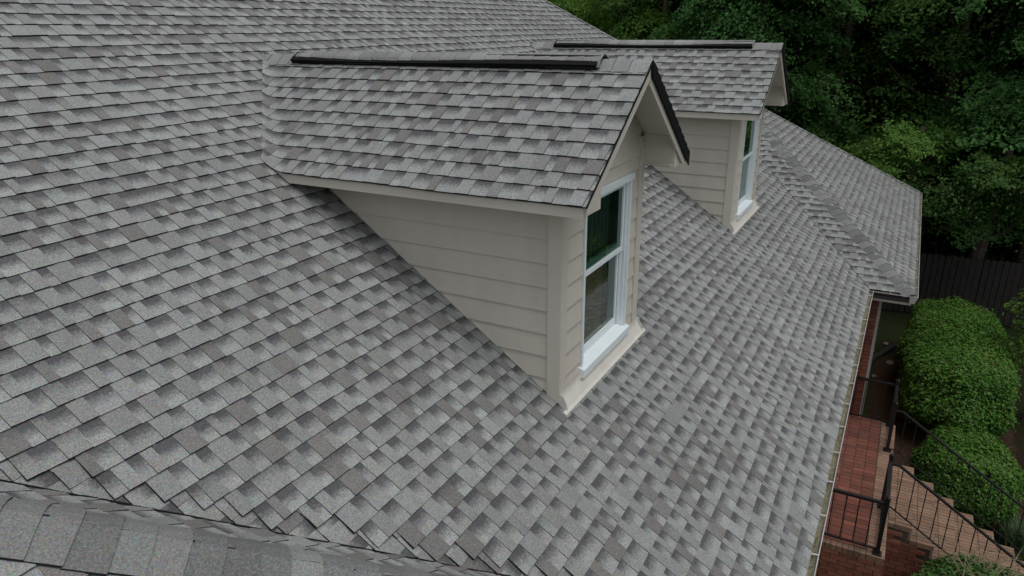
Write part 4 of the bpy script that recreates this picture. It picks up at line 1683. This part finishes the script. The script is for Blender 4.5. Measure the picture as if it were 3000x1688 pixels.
hedge('hedge', 'large clipped green hedge with rounded top between the porch and the fence', (12.2, -3.58, -4.16), (2.75, 1.0, 0.86), 1, 50000, 0.062, power=2.7)
hedge('shrub', 'round clipped shrub beside the far side of the brick stairs', (8.0, -3.68, -4.38), (0.80, 0.78, 0.68), 2, 18000, 0.052, power=2.4)
hedge('shrub', 'leafy shrub with dry twigs in front of the lower stairs at the bottom corner', (4.72, -3.72, -4.38), (0.55, 0.80, 0.62), 3, 8500, 0.066, power=2.2, mname='leaf_shrub', rough=0.16, twigs=60)
# strappy grass clump
rs = np.random.default_rng(12)
gt = empty('grass_clump', (7.35, -4.45, GROUND))
tag(gt, 'clump of long strappy grass leaves beside the lower stairs', 'grass clump')
mb = MB()
for i in range(260):
    a = rs.uniform(0, 6.28)
    b0 = np.array([7.35 + rs.normal() * 0.10, -4.45 + rs.normal() * 0.10, GROUND])
    ln = rs.uniform(0.35, 0.75)
    dr = np.array([math.cos(a), math.sin(a), 0])
    sd_ = np.array([-dr[1], dr[0], 0]) * 0.008
    tone = (rs.uniform(0.7, 1.3), rs.random(), float(rs.random() < 0.12) * 0.7, 1)
    pts = [b0 + dr * ln * f * f * 0.55 + np.array([0, 0, ln * (f * 1.25 - 0.55 * f * f)]) for f in (0, 0.35, 0.7, 1.0)]
    for k in range(3):
        w0, w1 = (1 - k / 3.2), (1 - (k + 1) / 3.2)
        mb.face([pts[k] - sd_ * w0, pts[k] + sd_ * w0, pts[k + 1] + sd_ * w1, pts[k + 1] - sd_ * w1], tone)
mb.build('blades', M['blade'], gt)
# sapling whose pale sprays reach in at the right edge
sp_ = empty('sapling', (12.0, -4.95, GROUND))
tag(sp_, 'sapling with pale fresh leaves at the right edge beside the hedge', 'sapling')
(v, q, t), cents = crown_leaves(205, 0.62, 2.5, 40, 40, 0.115, spread=(0.17, 0.06), droop=0.3)
cr = link('crown', np_mesh('crown', v + np.array([12.0, -4.95, -3.1]), q, t, M['leaf_lime']), sp_)
mb = MB()
trunk_mb(mb, (12.0, -4.95, GROUND - 0.1), (12.05, -4.9, -2.4), 0.035, cents, np.random.default_rng(4), np.array([12.0, -4.95, -3.1]))
mb.build('trunk', M['bark'], sp_)

# ------------------------------------------------------------------ wooden fence
fx = 17.35
fence = empty('wooden_fence', (fx, -4.0, GROUND))
tag(fence, 'dark weathered board fence in the shade behind the hedge', 'fence')
rf = random.Random(3)
y = -9.5
while y < 1.6:
    w = 0.138
    mb = MB()
    g0 = float(ground_h(np.array(fx), np.array(y)))
    h = 1.78 + rf.uniform(-0.02, 0.02)
    x = fx + rf.uniform(-0.006, 0.006)
    tl_ = rf.uniform(-0.006, 0.006)
    mb.prism([(x, y + 0.004, g0 + 0.03), (x, y + w - 0.006, g0 + 0.03), (x, y + w - 0.006 + tl_, g0 + h - 0.03), (x, y + w - 0.035 + tl_, g0 + h), (x, y + 0.035 + tl_, g0 + h), (x, y + 0.004 + tl_, g0 + h - 0.03)], (0.018, 0, 0))
    mb.build('picket', M['wood'], fence)
    y += w + rf.uniform(0.002, 0.014)
for zz_ in (0.35, 1.45):
    mb = MB()
    mb.box((fx + 0.026, -9.5, GROUND + zz_), (fx + 0.066, 1.6, GROUND + zz_ + 0.09))
    mb.build('rail', M['wood'], fence)
for k in range(5):
    mb = MB()
    yy = -9.3 + k * 2.6
    mb.box((fx + 0.068, yy, GROUND - 0.1), (fx + 0.158, yy + 0.09, GROUND + 1.75))
    mb.build('post', M['wood'], fence)

# ------------------------------------------------------------------ small things on the ground
mb = MB()
gz0 = float(ground_h(np.array(13.5), np.array(-2.2)))
mb.tube([(12.9, -1.95, gz0 + 0.07), (13.6, -2.1, gz0 + 0.07), (14.6, -2.5, gz0 + 0.06)], 0.06, 10)
o = mb.build('drain_pipe', M['pipe'])
tag(o, 'black drain pipe lying on the mulch beside the house wall', 'pipe')
rk = random.Random(8)
for k in range(4):
    x, y = ((13.5, -2.45), (12.6, -2.15), (13.2, -2.75), (14.75, -2.3))[k]
    z = float(ground_h(np.array(x), np.array(y)))
    s = (0.10, 0.06, 0.065, 0.075)[k]
    mb = MB()
    pts = []
    for j in range(4):
        th = math.pi * (j + 0.5) / 4
        ring = []
        for i in range(7):
            a = 2 * math.pi * i / 7
            q = s * rk.uniform(0.8, 1.15)
            ring.append((x + q * math.sin(th) * math.cos(a) * 1.3, y + q * math.sin(th) * math.sin(a), z + 0.3 * s + q * math.cos(th) * 0.6))
        pts.append(ring)
    for j in range(3):
        for i in range(7):
            mb.face([pts[j][i], pts[j + 1][i], pts[j + 1][(i + 1) % 7], pts[j][(i + 1) % 7]])
    mb.face(pts[0][::-1])
    mb.face(pts[3])
    o = mb.build('rock', M['rock'])
    tag(o, ('largest pale stone beside the black drain pipe', 'small stone on the mulch nearest the brick wall', 'low grey stone between the drain pipe and the hedge', 'pale stone at the far end of the drain pipe')[k], 'stone')
